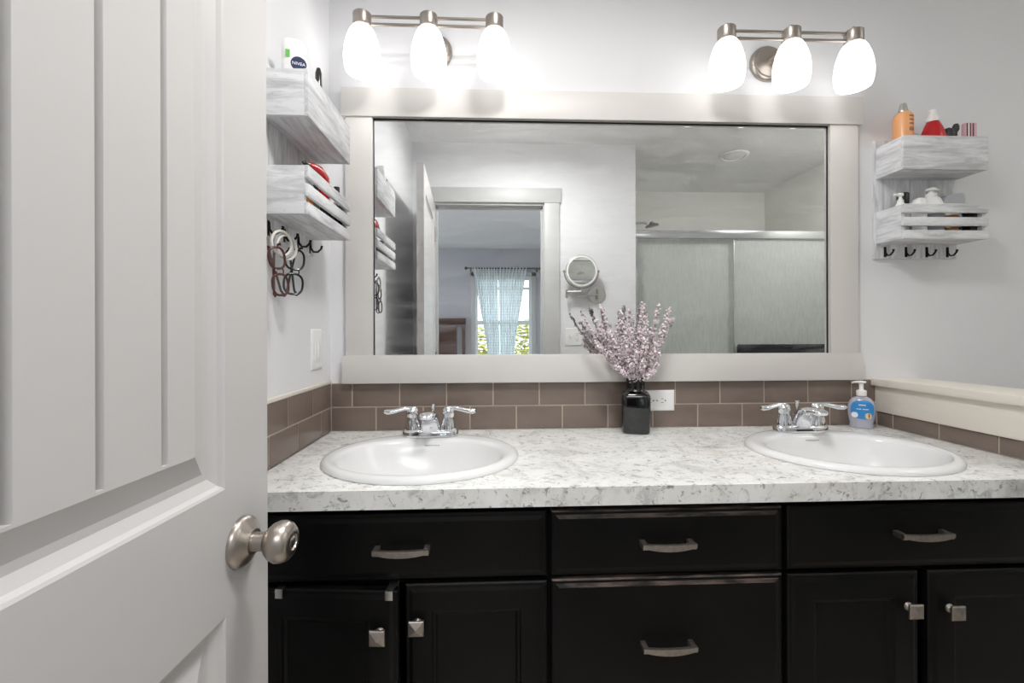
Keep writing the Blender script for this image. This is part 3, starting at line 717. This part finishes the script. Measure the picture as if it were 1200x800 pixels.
# ---------------------------------------------------------------- things on the left-hand shelf
zU2 = LSZ+.260+BT+.0006; zL2 = LSZ+.045+BT+.0006
t = thing('deodorant_stick', 'white deodorant stick with a round dark blue logo on the left upper shelf', 'deodorant', (-.452, 1.062, zU2), math.radians(23))
def rr(a, b_, z, n=40, p=3.0): return [(x, y, z) for x, y in superell(0, 0, a, b_, n, p)]
MB().loft([rr(.024, .014, 0), rr(.0265, .016, .003), rr(.0265, .016, .118)]).build('body', 'white_plastic', t, local=True)
MB().loft([rr(.0262, .0157, .1185), rr(.0262, .0157, .162), rr(.0245, .0145, .174), rr(.0190, .011, .180), rr(.010, .006, .1815)]).build('cap', 'white_plastic', t, local=True)
for sg in (-1, 1):
    fr = lambda x, z_, d: Vector((x*(-sg), sg*(.0161+d), z_))
    MB().loft([[fr(.009+.0165*math.cos(2*PI*k/32), .122+.0165*math.sin(2*PI*k/32), 0) for k in range(32)], [fr(.009+.0165*math.cos(2*PI*k/32), .122+.0165*math.sin(2*PI*k/32), .0006) for k in range(32)]]).build('logo', 'blue_logo', t, local=True)
    text_mesh('NIVEA', .0098, .0001, lambda x, y, d: fr(x+.009, y+.122, .0008+d)).build('logo_lettering', 'white_print', t, local=True, smooth=False)
    MB().box(-.018, -.009, .0, .0006, .134, .150, M=Matrix(((-sg, 0, 0, 0), (0, sg, 0, sg*.0161), (0, 0, 1, 0), (0, 0, 0, 1)))).build('tag_print', 'green_logo', t, local=True)
t = thing('mascara_tube', 'slim black mascara tube standing on the left upper shelf', 'makeup', (-.449, 1.200, zU2))
MB().lathe([(.0085, 0), (.0095, .002), (.0095, .130), (.0085, .132), (0, .132)], n=20).build('barrel', 'black_plastic', t, local=True)
MB().lathe([(.0088, .1325), (.0092, .135), (.0086, .185), (.005, .198), (0, .199)], n=20).build('cap', 'black_gloss', t, local=True)
t = thing('hairbrush', 'red curved hairbrush with a black tip on the left slatted shelf', 'hairbrush', (-.446, 1.215, zL2))
MB().tube([(0, .012, .086), (0, .010, .112), (0, -.002, .130), (0, -.032, .139), (0, -.068, .138), (0, -.092, .135)], [.0150, .0170, .0185, .0165, .0115, .0075], 16, up=(1, 0, 0)).build('head', 'red_plastic', t, local=True)
MB().tube([(0, .012, .001), (0, .0125, .04), (0, .012, .0865)], [.010, .011, .013], 16, up=(1, 0, 0)).build('handle', 'black_plastic', t, local=True)
MB().tube([(0, -.092, .135), (0, -.110, .133), (0, -.124, .130)], [.0068, .0055, .002], 12, up=(1, 0, 0)).build('tip', 'black_plastic', t, local=True)
bottle('nail_polish_bottle', 'black-capped dark bottle at the mirror end of the left slatted shelf', 'bottle', (-.431, 1.281, zL2),
       [('body', 'black_gloss', [(.014, 0), (.0155, .003), (.0155, .070), (.008, .082), (0, .082)]), ('cap', 'black_plastic', [(.0082, .082), (.0085, .084), (.0080, .131), (0, .132)])])
bottle('pill_bottle', 'small orange bottle with white lid behind the left slats', 'bottle', (-.433, 1.085, zL2),
       [('body', 'orange_plastic', [(.012, 0), (.013, .002), (.013, .058), (0, .058)]), ('lid', 'white_cap', [(.0135, .058), (.0135, .072), (0, .073)])])
bottle('cream_tube', 'grey green tube with black cap behind the left slats', 'tube', (-.433, 1.125, zL2),
       [('body', 'green_plastic', [(.0125, 0), (.0135, .003), (.0135, .055), (.011, .061), (0, .061)]), ('cap', 'black_plastic', [(.011, .061), (.011, .084), (0, .085)])])
bottle('roller_bottle', 'dark bottle with white ball cap behind the left slats', 'bottle', (-.431, 1.245, zL2),
       [('body', 'black_plastic', [(.014, 0), (.015, .003), (.015, .064), (.012, .070), (0, .070)]), ('cap', 'white_cap', [(.0118, .070), (.0118, .080), (.006, .087), (0, .088)])])

# ---------------------------------------------------------------- eyeglasses and loops hanging from the left hooks
def glasses(label, loc, rotz, m_, tilt=0., W=.046, Hh=.036):
    """hangs by one folded temple: the lenses stand one above the other. local: -Z down, face looks +X"""
    t = thing('eyeglasses', label, 'glasses', loc, rot=(tilt, 0, rotz))
    fr = MB()
    for zc in (-.034, -.092):
        fr.tube([(.0, y, zc+z_) for y, z_ in superell(0, 0, Hh/2, W/2, 28, 2.6)], .0026, 8, closed=True, up=(1, 0, 0))
    fr.tube([(0, -.006, -.0575), (.003, -.008, -.063), (0, -.006, -.0685)], .0020, 8, up=(1, 0, 0))
    fr.tube([(0, .010, -.0575), (.0, .011, -.063), (0, .010, -.0685)], .0015, 8, up=(1, 0, 0))
    f_ = fr.build('rim', m_, t, local=True)
    for zc in (-.034, -.092):
        MB().loft([[(x, y, zc+z_) for y, z_ in superell(0, 0, Hh/2-.001, W/2-.001, 28, 2.6)] for x in (-.0005, .0005)]).build('lens', 'lens_glass', t, local=True)
    MB().tube([(-.001, -.012, -.012), (-.006, -.012, -.009), (-.010, -.010, -.014), (-.011, .0, -.07), (-.011, .006, -.105), (-.010, .013, -.118)], [.0026]*5+[.0034], 8, up=(1, 0, 0)).build('temple', m_, t, local=True)
    MB().tube([(-.001, -.012, -.1135), (-.006, -.012, -.1160), (-.013, -.010, -.112), (-.015, -.002, -.06), (-.015, .005, -.018), (-.012, .014, -.004), (-.008, .018, -.003)], [.0026]*6+[.0034], 8, up=(1, 0, 0)).build('temple', m_, t, local=True)
    return t
glasses('black-rimmed eyeglasses hanging by a temple from a left shelf hook', (-.462, 1.090, 1.396), math.radians(-50), 'black_frame', -.06, .048, .042)
glasses('dark red-brown eyeglasses hanging beside the black pair on the left hooks', (-.470, 1.004, 1.386), math.radians(-34), 'tortoise', .14)
for k in range(3):
    y = 1.028+.008*k
    pts = [(-.466+.012*math.sin(a)+.002*k, y+.021*math.sin(a)*(1 if k != 1 else .8), 1.388+.027*math.cos(a)-.003*k) for a in [2*PI*i/24 for i in range(24)]]
    lab = ['cream cord hair tie on the left hooks, nearest the door', 'cream cord hair tie hanging in the middle of its bunch', 'cream cord hair tie hanging nearest the black eyeglasses'][k]
    tag(MB().tube(pts, .0030, 8, closed=True, up=(1, 0, 0)).build('hair_tie', 'cream_cord' if k != 1 else 'grey_plastic', at=(-.466, y, 1.388)), lab, 'hair tie', 'hair ties on the left hooks')
tag(MB().tube([(-.484, .988, 1.352), (-.484, .985, 1.345), (-.484, .985, 1.335), (-.484, .990, 1.328), (-.484, .995, 1.335), (-.484, .995, 1.352), (-.486, .992, 1.408)], .0018, 8, up=(1, 0, 0)).build('hair_clip', 'blue_plastic', at=(-.484, .990, 1.33)), 'small blue clip hanging at the door end of the left hooks', 'hair clip')

# ---------------------------------------------------------------- switches and outlets
PL = [(0, 0), (0, -.002), (.0025, -.0045), (.006, -.005)]
t = thing('light_switch', 'white rocker light switch on the left wall above the tiles', 'switch', (WL, 1.346, 1.142))
fx = lambda a, b_, d: Vector((WL-d, a, b_))
MB().rings(1.309, 1.383, 1.084, 1.200, PL, fx).build('cover_plate', 'white_plastic', t)
MB().rings(1.3295, 1.3625, 1.109, 1.175, [(0, -.004), (.001, -.0062), (.003, -.0066)], fx).build('rocker', 'white_cap', t)
MB().box(WL+.0063, WL+.0095, 1.3445, 1.3475, 1.118, 1.166, .0006).build('slider', 'white_plastic', t)
for z_ in (1.094, 1.190): MB().cyl((WL+.0045, 1.346, z_), (WL+.0056, 1.346, z_), .003, 10).build('screw', 'white_plastic', t)

def duplex(t, f, cu, cv, horiz):
    """two outlet faces; f(a,b,d): a right, b up, d outwards"""
    for sg in (-1, 1):
        a, b_ = (cu+sg*.0195, cv) if horiz else (cu, cv+sg*.0195)
        prof = superell(a, b_, .0165 if not horiz else .0140, .0140 if not horiz else .0165, 28, 2.8)
        o = MB().loft([[f(x, y, .004) for x, y in prof], [f(x, y, .0062) for x, y in prof]]).build('outlet_face', 'white_cap', t)
        sl = MB()
        def bx(u0, u1, v0, v1):
            if horiz: u0, u1, v0, v1 = -v1, -v0, u0, u1
            ps = [(a+u0, b_+v0), (a+u1, b_+v0), (a+u1, b_+v1), (a+u0, b_+v1)]
            sl.loft([[f(x, y, .0060) for x, y in ps], [f(x, y, .0065) for x, y in ps]])
        bx(-.0068, -.0052, -.001, .007); bx(.0052, .0068, -.001, .006)
        c = [(a+.0024*math.cos(k*PI/6)+( .0070 if horiz else 0), b_+.0024*math.sin(k*PI/6)-(0 if horiz else .0070)) for k in range(12)]
        sl.loft([[f(x, y, .0060) for x, y in c], [f(x, y, .0065) for x, y in c]])
        sl.build('slots', 'grey_mark', o)
t = thing('power_outlet', 'white double power outlet on the brown tiles behind the vase', 'outlet', (.531, 1.455, .967))
fy = lambda a, b_, d: Vector((a, 1.455-d, b_))
MB().rings(.4735, .5885, .9335, 1.0005, [(i, -d) for i, d in PL], lambda a, b_, d: fy(a, b_, d)).build('cover_plate', 'white_plastic', t)
duplex(t, fy, .531, .967, True)
MB().cyl((.531, 1.4505, .967), (.531, 1.4495, .967), .0028, 10).build('screw', 'pale_mark', t)
t = thing('wall_plate', 'white double plate with switch and outlet on the doorway wall, seen reflected', 'switch', (.53, FY, 1.158))
fd = lambda a, b_, d: Vector((.53-(a-.53), FY+d, b_))
MB().rings(.474, .586, 1.100, 1.216, [(i, -d) for i, d in PL], lambda a, b_, d: fd(a, b_, d)).build('cover_plate', 'white_plastic', t)
duplex(t, fd, .507, 1.158, False)
MB().box(.501, .513, FY+.004, FY+.0062, 1.142, 1.174, .0005).box(.5045, .5095, FY+.006, FY+.015, 1.158, 1.168, .001).build('toggle', 'white_cap', t)

# ---------------------------------------------------------------- black vase with lilac sprigs
VX, VY = .443, 1.396
t = thing('vase', 'glossy black square-shouldered vase on the counter between the sinks', 'vase', (VX, VY, CT), math.radians(-14))
def sq(a, z, p): return [(x, y, z) for x, y in superell(0, 0, a, a, 48, p)]
prof = [(.034, .0005, 6), (.039, .002, 6), (.041, .006, 6), (.0425, .03, 6), (.0435, .08, 6), (.0435, .110, 6), (.0415, .119, 5.5), (.0365, .1245, 4.5), (.0310, .1270, 3.0), (.0285, .130, 2.4), (.0282, .138, 2.2), (.0285, .160, 2.2), (.0293, .1655, 2.2), (.0290, .1675, 2.2), (.0262, .1670, 2.2), (.0258, .155, 2.2), (.0258, .09, 2.2)]
MB().loft([sq(*p_) for p_ in prof]).build('body', 'black_gloss', t, local=True, ang=50)
TIPS = [(679.7, 365, 1.36), (704, 358, 1.38), (727.5, 364, 1.34), (739, 362.5, 1.40), (753, 354, 1.36), (771.7, 357.5, 1.37), (784, 361.7, 1.35), (788, 371.7, 1.39), (757, 370, 1.33), (698, 375, 1.34),
        (770, 402, 1.33), (773, 413, 1.36), (770, 426, 1.345), (713, 412, 1.34), (720, 428, 1.35), (697, 398, 1.37), (702, 405, 1.34), (714, 388, 1.32), (742, 388, 1.32), (757, 397, 1.31), (730, 400, 1.31), (745, 412, 1.305), (723, 430, 1.335), (767, 434, 1.34), (729, 437, 1.33), (761, 438, 1.335), (740, 425, 1.315), (753, 423, 1.31), (735, 378, 1.35), (722, 381, 1.36), (748, 383, 1.36), (712, 398, 1.385), (764, 390, 1.385)]
def unproj(u, v, y):
    a = u-600; b_ = v-400; r = math.radians(-.1686); A = a*math.cos(r)+b_*math.sin(r); B = -a*math.sin(r)+b_*math.cos(r)
    xc = A/533; zc = -(B+400-388.94)/533; w_ = math.radians(2.44)
    d_ = Vector((math.sin(w_)+xc*math.cos(w_), math.cos(w_)-xc*math.sin(w_), zc)); k = y/d_.y
    return Vector((0, 0, 1.19))+d_*k
SPR = {0: 'thin grey lilac sprig leaning farthest towards the doorway reflection', 1: 'dark mauve sprig standing up below the round makeup mirror', 4: 'tallest pale lilac sprig in the black vase',
       5: 'thick pale sprig curling at the top, shower side of the vase', 7: 'pale lilac sprig leaning farthest towards the shower reflection'}
for i, (u, v_, y) in enumerate(TIPS):
    random.seed(100+i)
    tip = unproj(u, v_, y); foot = Vector((VX+(tip.x-VX)*.06, VY+(y-VY)*.1, CT+.100)); a = i*2.4
    mouth = Vector((VX+max(-.018, min(.018, (tip.x-VX)*.22)), VY+max(-.016, min(.016, (y-VY)*.3)), CT+.168))
    lab = SPR.get(i, 'pale lilac blossom sprig in the crowded middle of the bunch in the black vase')
    s_ = thing('flower_sprig', lab, 'flower', foot, group='lilac sprigs in the black vase')
    ctrl = mouth+(tip-mouth)*.5+Vector(((tip.x-VX)*.16, (y-VY)*.2, .012 if abs(tip.x-VX) > .06 else 0))
    path = [foot, mouth]+[mouth*(1-k)**2+ctrl*2*k*(1-k)+tip*k*k for k in (.2, .4, .6, .8, 1)]
    MB().tube(path, [.0016]*4+[.0013, .0011, .0008], 6).build('stem', 'stem_green' if i % 3 else 'stem_grey', s_)
    bl = MB(); L = (tip-mouth).length; n = int(40+L*520)
    dens = .55 if i in (0,) else 1
    for q in range(int(n*dens)):
        k = (.10 if L < .12 else .16)+(.9 if L < .12 else .84)*random.random()
        p_ = mouth*(1-k)**2+ctrl*2*k*(1-k)+tip*k*k
        rad = (.0200*(1-.60*k)) * (.6 if i in (0, 1) else 1)
        off = Vector((random.gauss(0, 1), random.gauss(0, 1), random.gauss(0, .8))).normalized()*rad*random.random()**.6
        c = p_+off
        if c.y > 1.425: c.y = 1.425
        rr_ = random.uniform(.0018, .0040)
        nb = len(bl.bm.faces)
        bl.ball(c, rr_, 1, (random.uniform(.7, 1.3), random.uniform(.7, 1.3), random.uniform(.6, 1.4)))
        bl.bm.faces.ensure_lookup_table()
        mi = random.choices((0, 1, 2, 3), (5, 3, 4, 1.6 if i not in (0, 1) else 5))[0]
        for f_ in bl.bm.faces[nb:]: f_.material_index = mi
    bl.build('blossom', ['blossom_tone_a', 'blossom_tone_b', 'blossom_tone_c', 'blossom_tone_d'], s_, ang=70)

# ---------------------------------------------------------------- soap dispenser
t = thing('soap_dispenser', 'clear hand soap bottle with a blue label in the counter corner', 'soap dispenser', (1.183, 1.412, CT), math.radians(-38))
prof = [(.026, .0006), (.030, .002), (.0315, .010), (.0300, .016), (.0325, .026), (.0355, .042), (.0365, .058), (.0355, .072), (.0320, .085), (.0260, .094), (.0170, .100), (.0110, .103), (.0105, .106)]
MB().loft([[(x, y, z) for x, y in superell(0, 0, a, min(a*.62, .0205), 40, 2.3)] for a, z in prof]).build('bottle', 'clear_soap', t, local=True, ang=50)
def on_front(x, z, d):                            # a point on the front of the bottle
    for (a0, z0), (a1, z1) in zip(prof, prof[1:]):
        if z0 <= z <= z1: a = a0+(a1-a0)*(z-z0)/(z1-z0); break
    b_ = min(a*.62, .0205); x = max(-a*.97, min(a*.97, x))
    return Vector((x, -(b_*(1-abs(x/a)**2.3)**(1/2.3)+d), z))
def patch(cx, cz, w_, h_, d, p=2.4, n=28, rings_=7):
    mb = MB(); R = []
    for k in range(rings_, 0, -1):
        R.append([on_front(x, z, d) for x, z in superell(cx, cz, w_*k/rings_, h_*k/rings_, n, p)])
    mb.loft(R, cap=False); mb._f([mb.bm.verts[-n+i] for i in range(0)] or []) if False else None
    c = mb.bm.verts.new(on_front(cx, cz, d)); mb.bm.verts.ensure_lookup_table(); last = list(mb.bm.verts)[-n-1:-1]
    for i in range(n): mb._f((last[i], last[(i+1) % n], c))
    return mb
lb = patch(.0015, .061, .0305, .0300, .0006).build('label', 'blue_label', t, local=True)
patch(-.018, .044, .0085, .0085, .0010, n=18, rings_=3).build('label_bubble', 'white_print', lb, local=True)
patch(.017, .042, .0085, .0095, .0010, n=18, rings_=3).build('label_fish', 'sand_print', lb, local=True)
patch(.0185, .043, .0018, .0075, .0014, n=12, rings_=2).build('fish_stripe', 'brown_print', lb, local=True)
wr = MB()
for z0, xs_, hh in ((.0745, [(-.0075+.0026*k, -.0054+.0026*k) for k in range(7)], .0032), (.0615, [(-.013+.0031*k, -.0106+.0031*k) for k in range(10) if k != 4], .0026)):
    for a, b_ in xs_: wr.quad(on_front(a, z0, .0010), on_front(b_, z0, .0010), on_front(b_, z0+hh, .0010), on_front(a, z0+hh, .0010))
wr.build('label_lettering', 'white_print', lb, local=True, smooth=False)
MB().lathe([(.0135, .104), (.0140, .105), (.0140, .118), (.0125, .121), (.0075, .122), (.0060, .124), (.0060, .141), (.0085, .143), (0, .143)], n=28).build('collar', 'white_cap', t, local=True)
MB().tube([(.012, 0, .1465), (.0, 0, .1475), (-.012, 0, .1472), (-.022, 0, .1450), (-.024, 0, .1420)], [.006, .0085, .0070, .0050, .0040], 12, flat=.55).build('pump_head', 'white_cap', t, local=True)
MB().cyl((0, 0, .012), (0, 0, .104), .0028, 10).build('dip_tube', 'white_cap', t, local=True)

# ---------------------------------------------------------------- shower enclosure (seen in the mirror)
SY = -.110
t = thing('shower_enclosure', 'sliding shower doors of rain-patterned glass under a chrome rail, seen reflected', 'shower', (1.68, SY, 0))
MB().box(.946, WR-.001, SY-.035, SY+.035, 1.815, 1.868, .006).build('top_rail', 'bright_chrome', t)
MB().box(.946, .966, SY-.032, SY+.032, .13, 1.815, .003).build('side_jamb', 'bright_chrome', t)
MB().box(WR-.022, WR-.001, SY-.032, SY+.032, .13, 1.815, .003).build('side_jamb', 'bright_chrome', t)
MB().box(.946, WR-.001, SY-.035, SY+.035, .10, .13, .004).build('bottom_rail', 'bright_chrome', t)
for (a, b_, yy) in ((.970, 1.668, SY-.016), (1.630, 2.394, SY+.014)):
    g = MB().box(a, b_, yy-.003, yy+.003, .14, 1.812).build('glass_panel', 'rain_glass', t, smooth=False)
    MB().box(a-.002, a+.004, yy-.0045, yy+.0045, .14, 1.812, .001).box(b_-.004, b_+.002, yy-.0045, yy+.0045, .14, 1.812, .001).build('panel_edge', 'satin_steel', g)
bar = MB().tube([(1.655, SY+.018, 1.078), (1.655, SY+.050, 1.078), (2.36, SY+.050, 1.078), (2.36, SY+.018, 1.078)], .007, 12).build('towel_bar', 'bright_chrome', t)
struct('trim_6', MB().box(.945, WR, SY-.06, SY+.05, 0, .10, .004), 'porcelain')
# towel folded over the bar
tw = MB(); rng = random.Random(5)
sec = [(SY+.0250, .62), (SY+.0290, .85), (SY+.0330, 1.05), (SY+.0370, 1.082), (SY+.0450, 1.097), (SY+.0560, 1.097), (SY+.0640, 1.082), (SY+.0690, 1.05), (SY+.0740, .85), (SY+.0760, .58)]
sec_i = [(y+(.006 if y < SY+.05 else -.006), z-(.006 if z > 1.0 else 0)) for y, z in reversed(sec)]
loopy = sec+[(y, z) for y, z in sec_i]
tw.loft([[(x, y+.002*math.sin(x*40+z*9), z+.003*math.sin(x*57)) for y, z in loopy] for x in [1.640+.026*k for k in range(26)]])
for k in range(1400):                             # loops of the pile along the fold
    x = rng.uniform(1.640, 2.290); a = rng.uniform(0, PI)
    y = SY+.0505+.018*math.cos(a); z = 1.083+.016*math.sin(a)
    tw.ball((x, y, z), rng.uniform(.003, .0055), 1)
tag(tw.build('bath_towel', 'towel_cloth', at=(1.96, SY+.05, 1.0)), 'dark grey towel folded over the shower door bar, seen reflected', 'towel')
t = thing('shower_fixture', 'chrome shower head on a curved arm above the shower doors', 'shower head', (.945, -.52, 2.00))
MB().lathe([(.026, 0), (.026, .003), (.014, .008), (0, .009)], (.9452, -.52, 1.985), (1, 0, 0), 24).build('flange', 'chrome', t)
MB().tube([(.95, -.52, 1.985), (1.02, -.52, 2.005), (1.09, -.52, 2.020), (1.15, -.52, 2.022), (1.18, -.52, 2.017)], .009, 12).build('arm', 'chrome', t)
MB().lathe([(.012, 0), (.016, .010), (.046, .024), (.052, .032), (.050, .036), (0, .037)], (1.215, -.52, 2.030), (.22, 0, -1), 32).build('head', 'aged_pewter', t)
t = thing('ceiling_light', 'round white ceiling light set in the ceiling above the shower, seen reflected', 'ceiling light', (1.69, -.20, CZ))
MB().lathe([(.098, 0), (.098, .004), (.090, .011), (.074, .012), (.070, .006), (.0, .004)], (1.69, -.20, CZ-.0002), (0, 0, -1), 48).build('trim_ring', 'white_plastic', t)
MB().lathe([(.069, .0062), (.060, .011), (.03, .0145), (0, .0155)], (1.69, -.20, CZ), (0, 0, -1), 40).build('lens', 'white_cap', t)

# ---------------------------------------------------------------- round makeup mirror on the doorway wall
MX, MZ = .684, 1.434
t = thing('makeup_mirror', 'round white-rimmed makeup mirror on a folding arm, seen reflected', 'mirror', (MX, FY, MZ))
MB().lathe([(.058, 0), (.058, .004), (.054, .008), (0, .009)], (MX, FY+.0002, MZ), (0, 1, 0), 40).build('wall_plate', 'satin_steel', t)
MB().cyl((MX, FY+.022, MZ-.033), (MX, FY+.022, MZ+.033), .007, 14).box(MX-.006, MX+.006, FY+.006, FY+.024, MZ-.008, MZ+.008, .001).build('hinge_post', 'aged_pewter', t)
MB().cyl((MX, FY+.030, MZ-.004), (MX-.205, FY+.050, MZ-.004), .0065, 14).build('arm', 'satin_steel', t)
MB().cyl((MX-.205, FY+.050, MZ-.026), (MX-.205, FY+.050, MZ+.026), .008, 14).build('elbow', 'aged_pewter', t)
MB().cyl((MX-.205, FY+.050, MZ+.014), (MX-.116, FY+.075, MZ+.014), .0065, 14).build('arm', 'satin_steel', t)
cy_ = FY+.080; cxm = MX-.116; czm = 1.577
MB().cyl((cxm, cy_-.004, MZ+.012), (cxm, cy_-.004, czm-.104), .0055, 12).build('post', 'satin_steel', t)
yk = MB().tube([(cxm+.110*math.cos(a), cy_-.004, czm+.110*math.sin(a)) for a in [PI+PI*k/24 for k in range(25)]], .0042, 10, up=(0, 1, 0))
for sg in (-1, 1): yk.ball((cxm+sg*.110, cy_-.004, czm), .009, 2)
yk.build('yoke', 'aged_pewter', t)
hd = MB().lathe([(.09, -.010), (.100, -.008), (.1035, .0), (.1035, .008), (.1005, .012), (.0985, .0125)], (cxm, cy_, czm), (0, 1, 0), 48).build('rim', 'satin_steel', t)
MB().lathe([(.0985, .0123), (.095, .0136), (.0885, .0136), (.0870, .0120), (0, .0115)], (cxm, cy_, czm), (0, 1, 0), 48).build('light_ring', 'white_cap', hd)
MB().lathe([(.0868, .0118), (.0868, .0130), (0, .0130)], (cxm, cy_, czm), (0, 1, 0), 48).build('glass', 'mirror_glass', hd)

# ---------------------------------------------------------------- bedroom seen through the doorway in the mirror
win = MB().box(-.33, -.262, BY, BY+.018, .38, 2.10, .002).box(.592, .66, BY, BY+.018, .38, 2.10, .002).box(-.33, .66, BY, BY+.018, 2.04, 2.11, .002).box(-.35, .68, BY, BY+.05, .43, .455, .002).box(-.33, .66, BY, BY+.016, .35, .43, .002)
wn = struct('window_1', win, 'casing_paint')
sash = MB().box(-.27, -.225, BY-.085, BY-.04, .45, 2.04).box(.555, .60, BY-.085, BY-.04, .45, 2.04).box(-.225, .555, BY-.085, BY-.04, 1.985, 2.04).box(-.225, .555, BY-.085, BY-.04, .45, .50).box(-.225, .555, BY-.085, BY-.04, 1.30, 1.365).box(-.225, .555, BY-.085, BY-.04, 1.84, 1.875).box(.488, .500, BY-.08, BY-.045, 1.365, 1.84)
sash.build('window_frame', 'vinyl_white', wn, smooth=False)
MB().box(-.225, .555, BY-.066, BY-.062, .50, 1.985).build('window_pane', 'window_glass', wn, smooth=False)
t = thing('curtain_rod', 'dark curtain rod over the bedroom window, seen through the doorway', 'curtain rod', (.11, BY+.075, 2.148))
MB().cyl((-.36, BY+.075, 2.148), (.70, BY+.075, 2.148), .0095, 14).build('rod', 'dark_metal', t)
for x, sg in ((-.36, -1), (.70, 1)):
    MB().lathe([(.0095, 0), (.014, .004), (.010, .010), (.022, .024), (.026, .036), (.020, .050), (.006, .058), (0, .059)], (x, BY+.075, 2.148), (sg, 0, 0), 20).build('finial', 'dark_metal', t)
for x in (-.33, .675): MB().box(x-.008, x+.008, BY+.0005, BY+.075, 2.132, 2.142, .002).box(x-.012, x+.012, BY+.0005, BY+.006, 2.10, 2.17, .002).build('bracket', 'dark_metal', t)
def curtain(xa0, xa1, xb0, xb1, lab, ph):
    n = 90; rows = 26
    cu_ = MB(); R = []
    for r_ in range(rows):
        k = r_/(rows-1); z = 2.165-k*1.62
        kk = min(1, k/.77)**.9 if k < .77 else 1-(k-.77)/.23*.35
        x0 = xa0+(xb0-xa0)*kk; x1 = xa1+(xb1-xa1)*kk
        R.append([(x0+(x1-x0)*i/n, BY+.075+(.0155 if k < .03 else .018)*math.cos(i/n*2*PI*9+ph)+.0125*math.sin(i/n*2*PI*2+k*2)*(0 if k < .06 else 1), z) for i in range(n+1)])
    cu_.loft(R, cap=False, closed=False)
    o = cu_.build('curtain', 'sheer_cloth', at=((xa0+xa1)/2, BY+.075, 2.165))
    sm = o.modifiers.new('thickness', 'SOLIDIFY'); sm.thickness = .0012
    return tag(o, lab, 'curtain', 'sheer bedroom curtains')
curtain(-.305, .074, -.075, .105, 'sheer checked curtain on the dresser side of the bedroom window', .4)
curtain(.080, .525, .112, .320, 'sheer checked curtain beside the uncovered strip of bedroom window', 1.1)
t = thing('headboard', 'dark red-brown wooden headboard against the bedroom wall, seen reflected', 'headboard', (-1.15, BY+.06, 0))
MB().box(-1.95, -.405, BY+.02, BY+.12, 1.315, 1.40, .006).build('cap_rail', 'red_wood', t)
for x in (-.455, -1.94): MB().box(x, x+.045, BY+.035, BY+.105, 0, 1.315, .003).build('post', 'red_wood', t)
pp = MB().box(-1.88, -.535, BY+.05, BY+.085, .35, 1.315, .002)
for z in (.62, .90, 1.17): pp.box(-1.86, -.555, BY+.085, BY+.096, z-.115, z+.115, .006)
pp.build('panel', 'red_wood', t)
MB().box(-1.88, -.41, BY+.04, BY+.09, .30, .36, .002).build('lower_rail', 'red_wood', t)
t = thing('panel_light', 'flat rectangular ceiling light in the bedroom beyond the doorway, above the view', 'ceiling light', (-.25, -1.25, BZ))  # housing built for the added bedroom fill
MB().box(-1.22, .72, -1.57, -.93, 2.429, 2.459, .003).build('housing', 'white_plastic', t)
# the garden outside
struct('ground_garden', MB().box(-6, 6, -14, BY-.1, -.5, -.35), 'lawn')
for i, (x, y, h_, w_) in enumerate([(-.46, -6.0, 1.36, .56), (.80, -6.0, 1.50, .54)]):
    rng = random.Random(40+i); sh_ = thing('shrub', ['yellow-green shrub outside the bedroom window, behind the parted curtain', 'yellow-green shrub outside the bare strip of the bedroom window'][i], 'shrub', (x, y, -.35), group='shrubs outside the bedroom window')
    tr = MB()
    for q in range(5): tr.tube([(x, y, -.35), (x+rng.uniform(-.1, .1), y+rng.uniform(-.1, .1), .1), (x+rng.uniform(-.3, .3), y+rng.uniform(-.3, .3), .7)], [.03, .02, .01], 6)
    tr.build('stem', 'bark', sh_)
    lv = MB()
    for q in range(3200):
        d_ = Vector((rng.gauss(0, 1), rng.gauss(0, 1), rng.gauss(0, 1))).normalized()*rng.random()**.35
        c = Vector((x+d_.x*w_, y+d_.y*w_, (h_-.25)/2-.05+d_.z*(h_+.35)/2)); R_ = Matrix.Rotation(rng.uniform(0, 6), 3, 'Z') @ Matrix.Rotation(rng.uniform(-1, 1), 3, 'X')
        L = rng.uniform(.04, .075)
        nb = len(lv.bm.faces)
        lv.quad(c+R_ @ Vector((-L, 0, 0)), c+R_ @ Vector((0, -L*.45, .004)), c+R_ @ Vector((L, 0, 0)), c+R_ @ Vector((0, L*.45, .004)))
        lv.bm.faces.ensure_lookup_table(); mi = 1 if rng.random() < .5 else 0
        for f_ in lv.bm.faces[nb:]: f_.material_index = mi
    lv.build('foliage', ['leaf_green', 'leaf_yellow'], sh_, smooth=False)
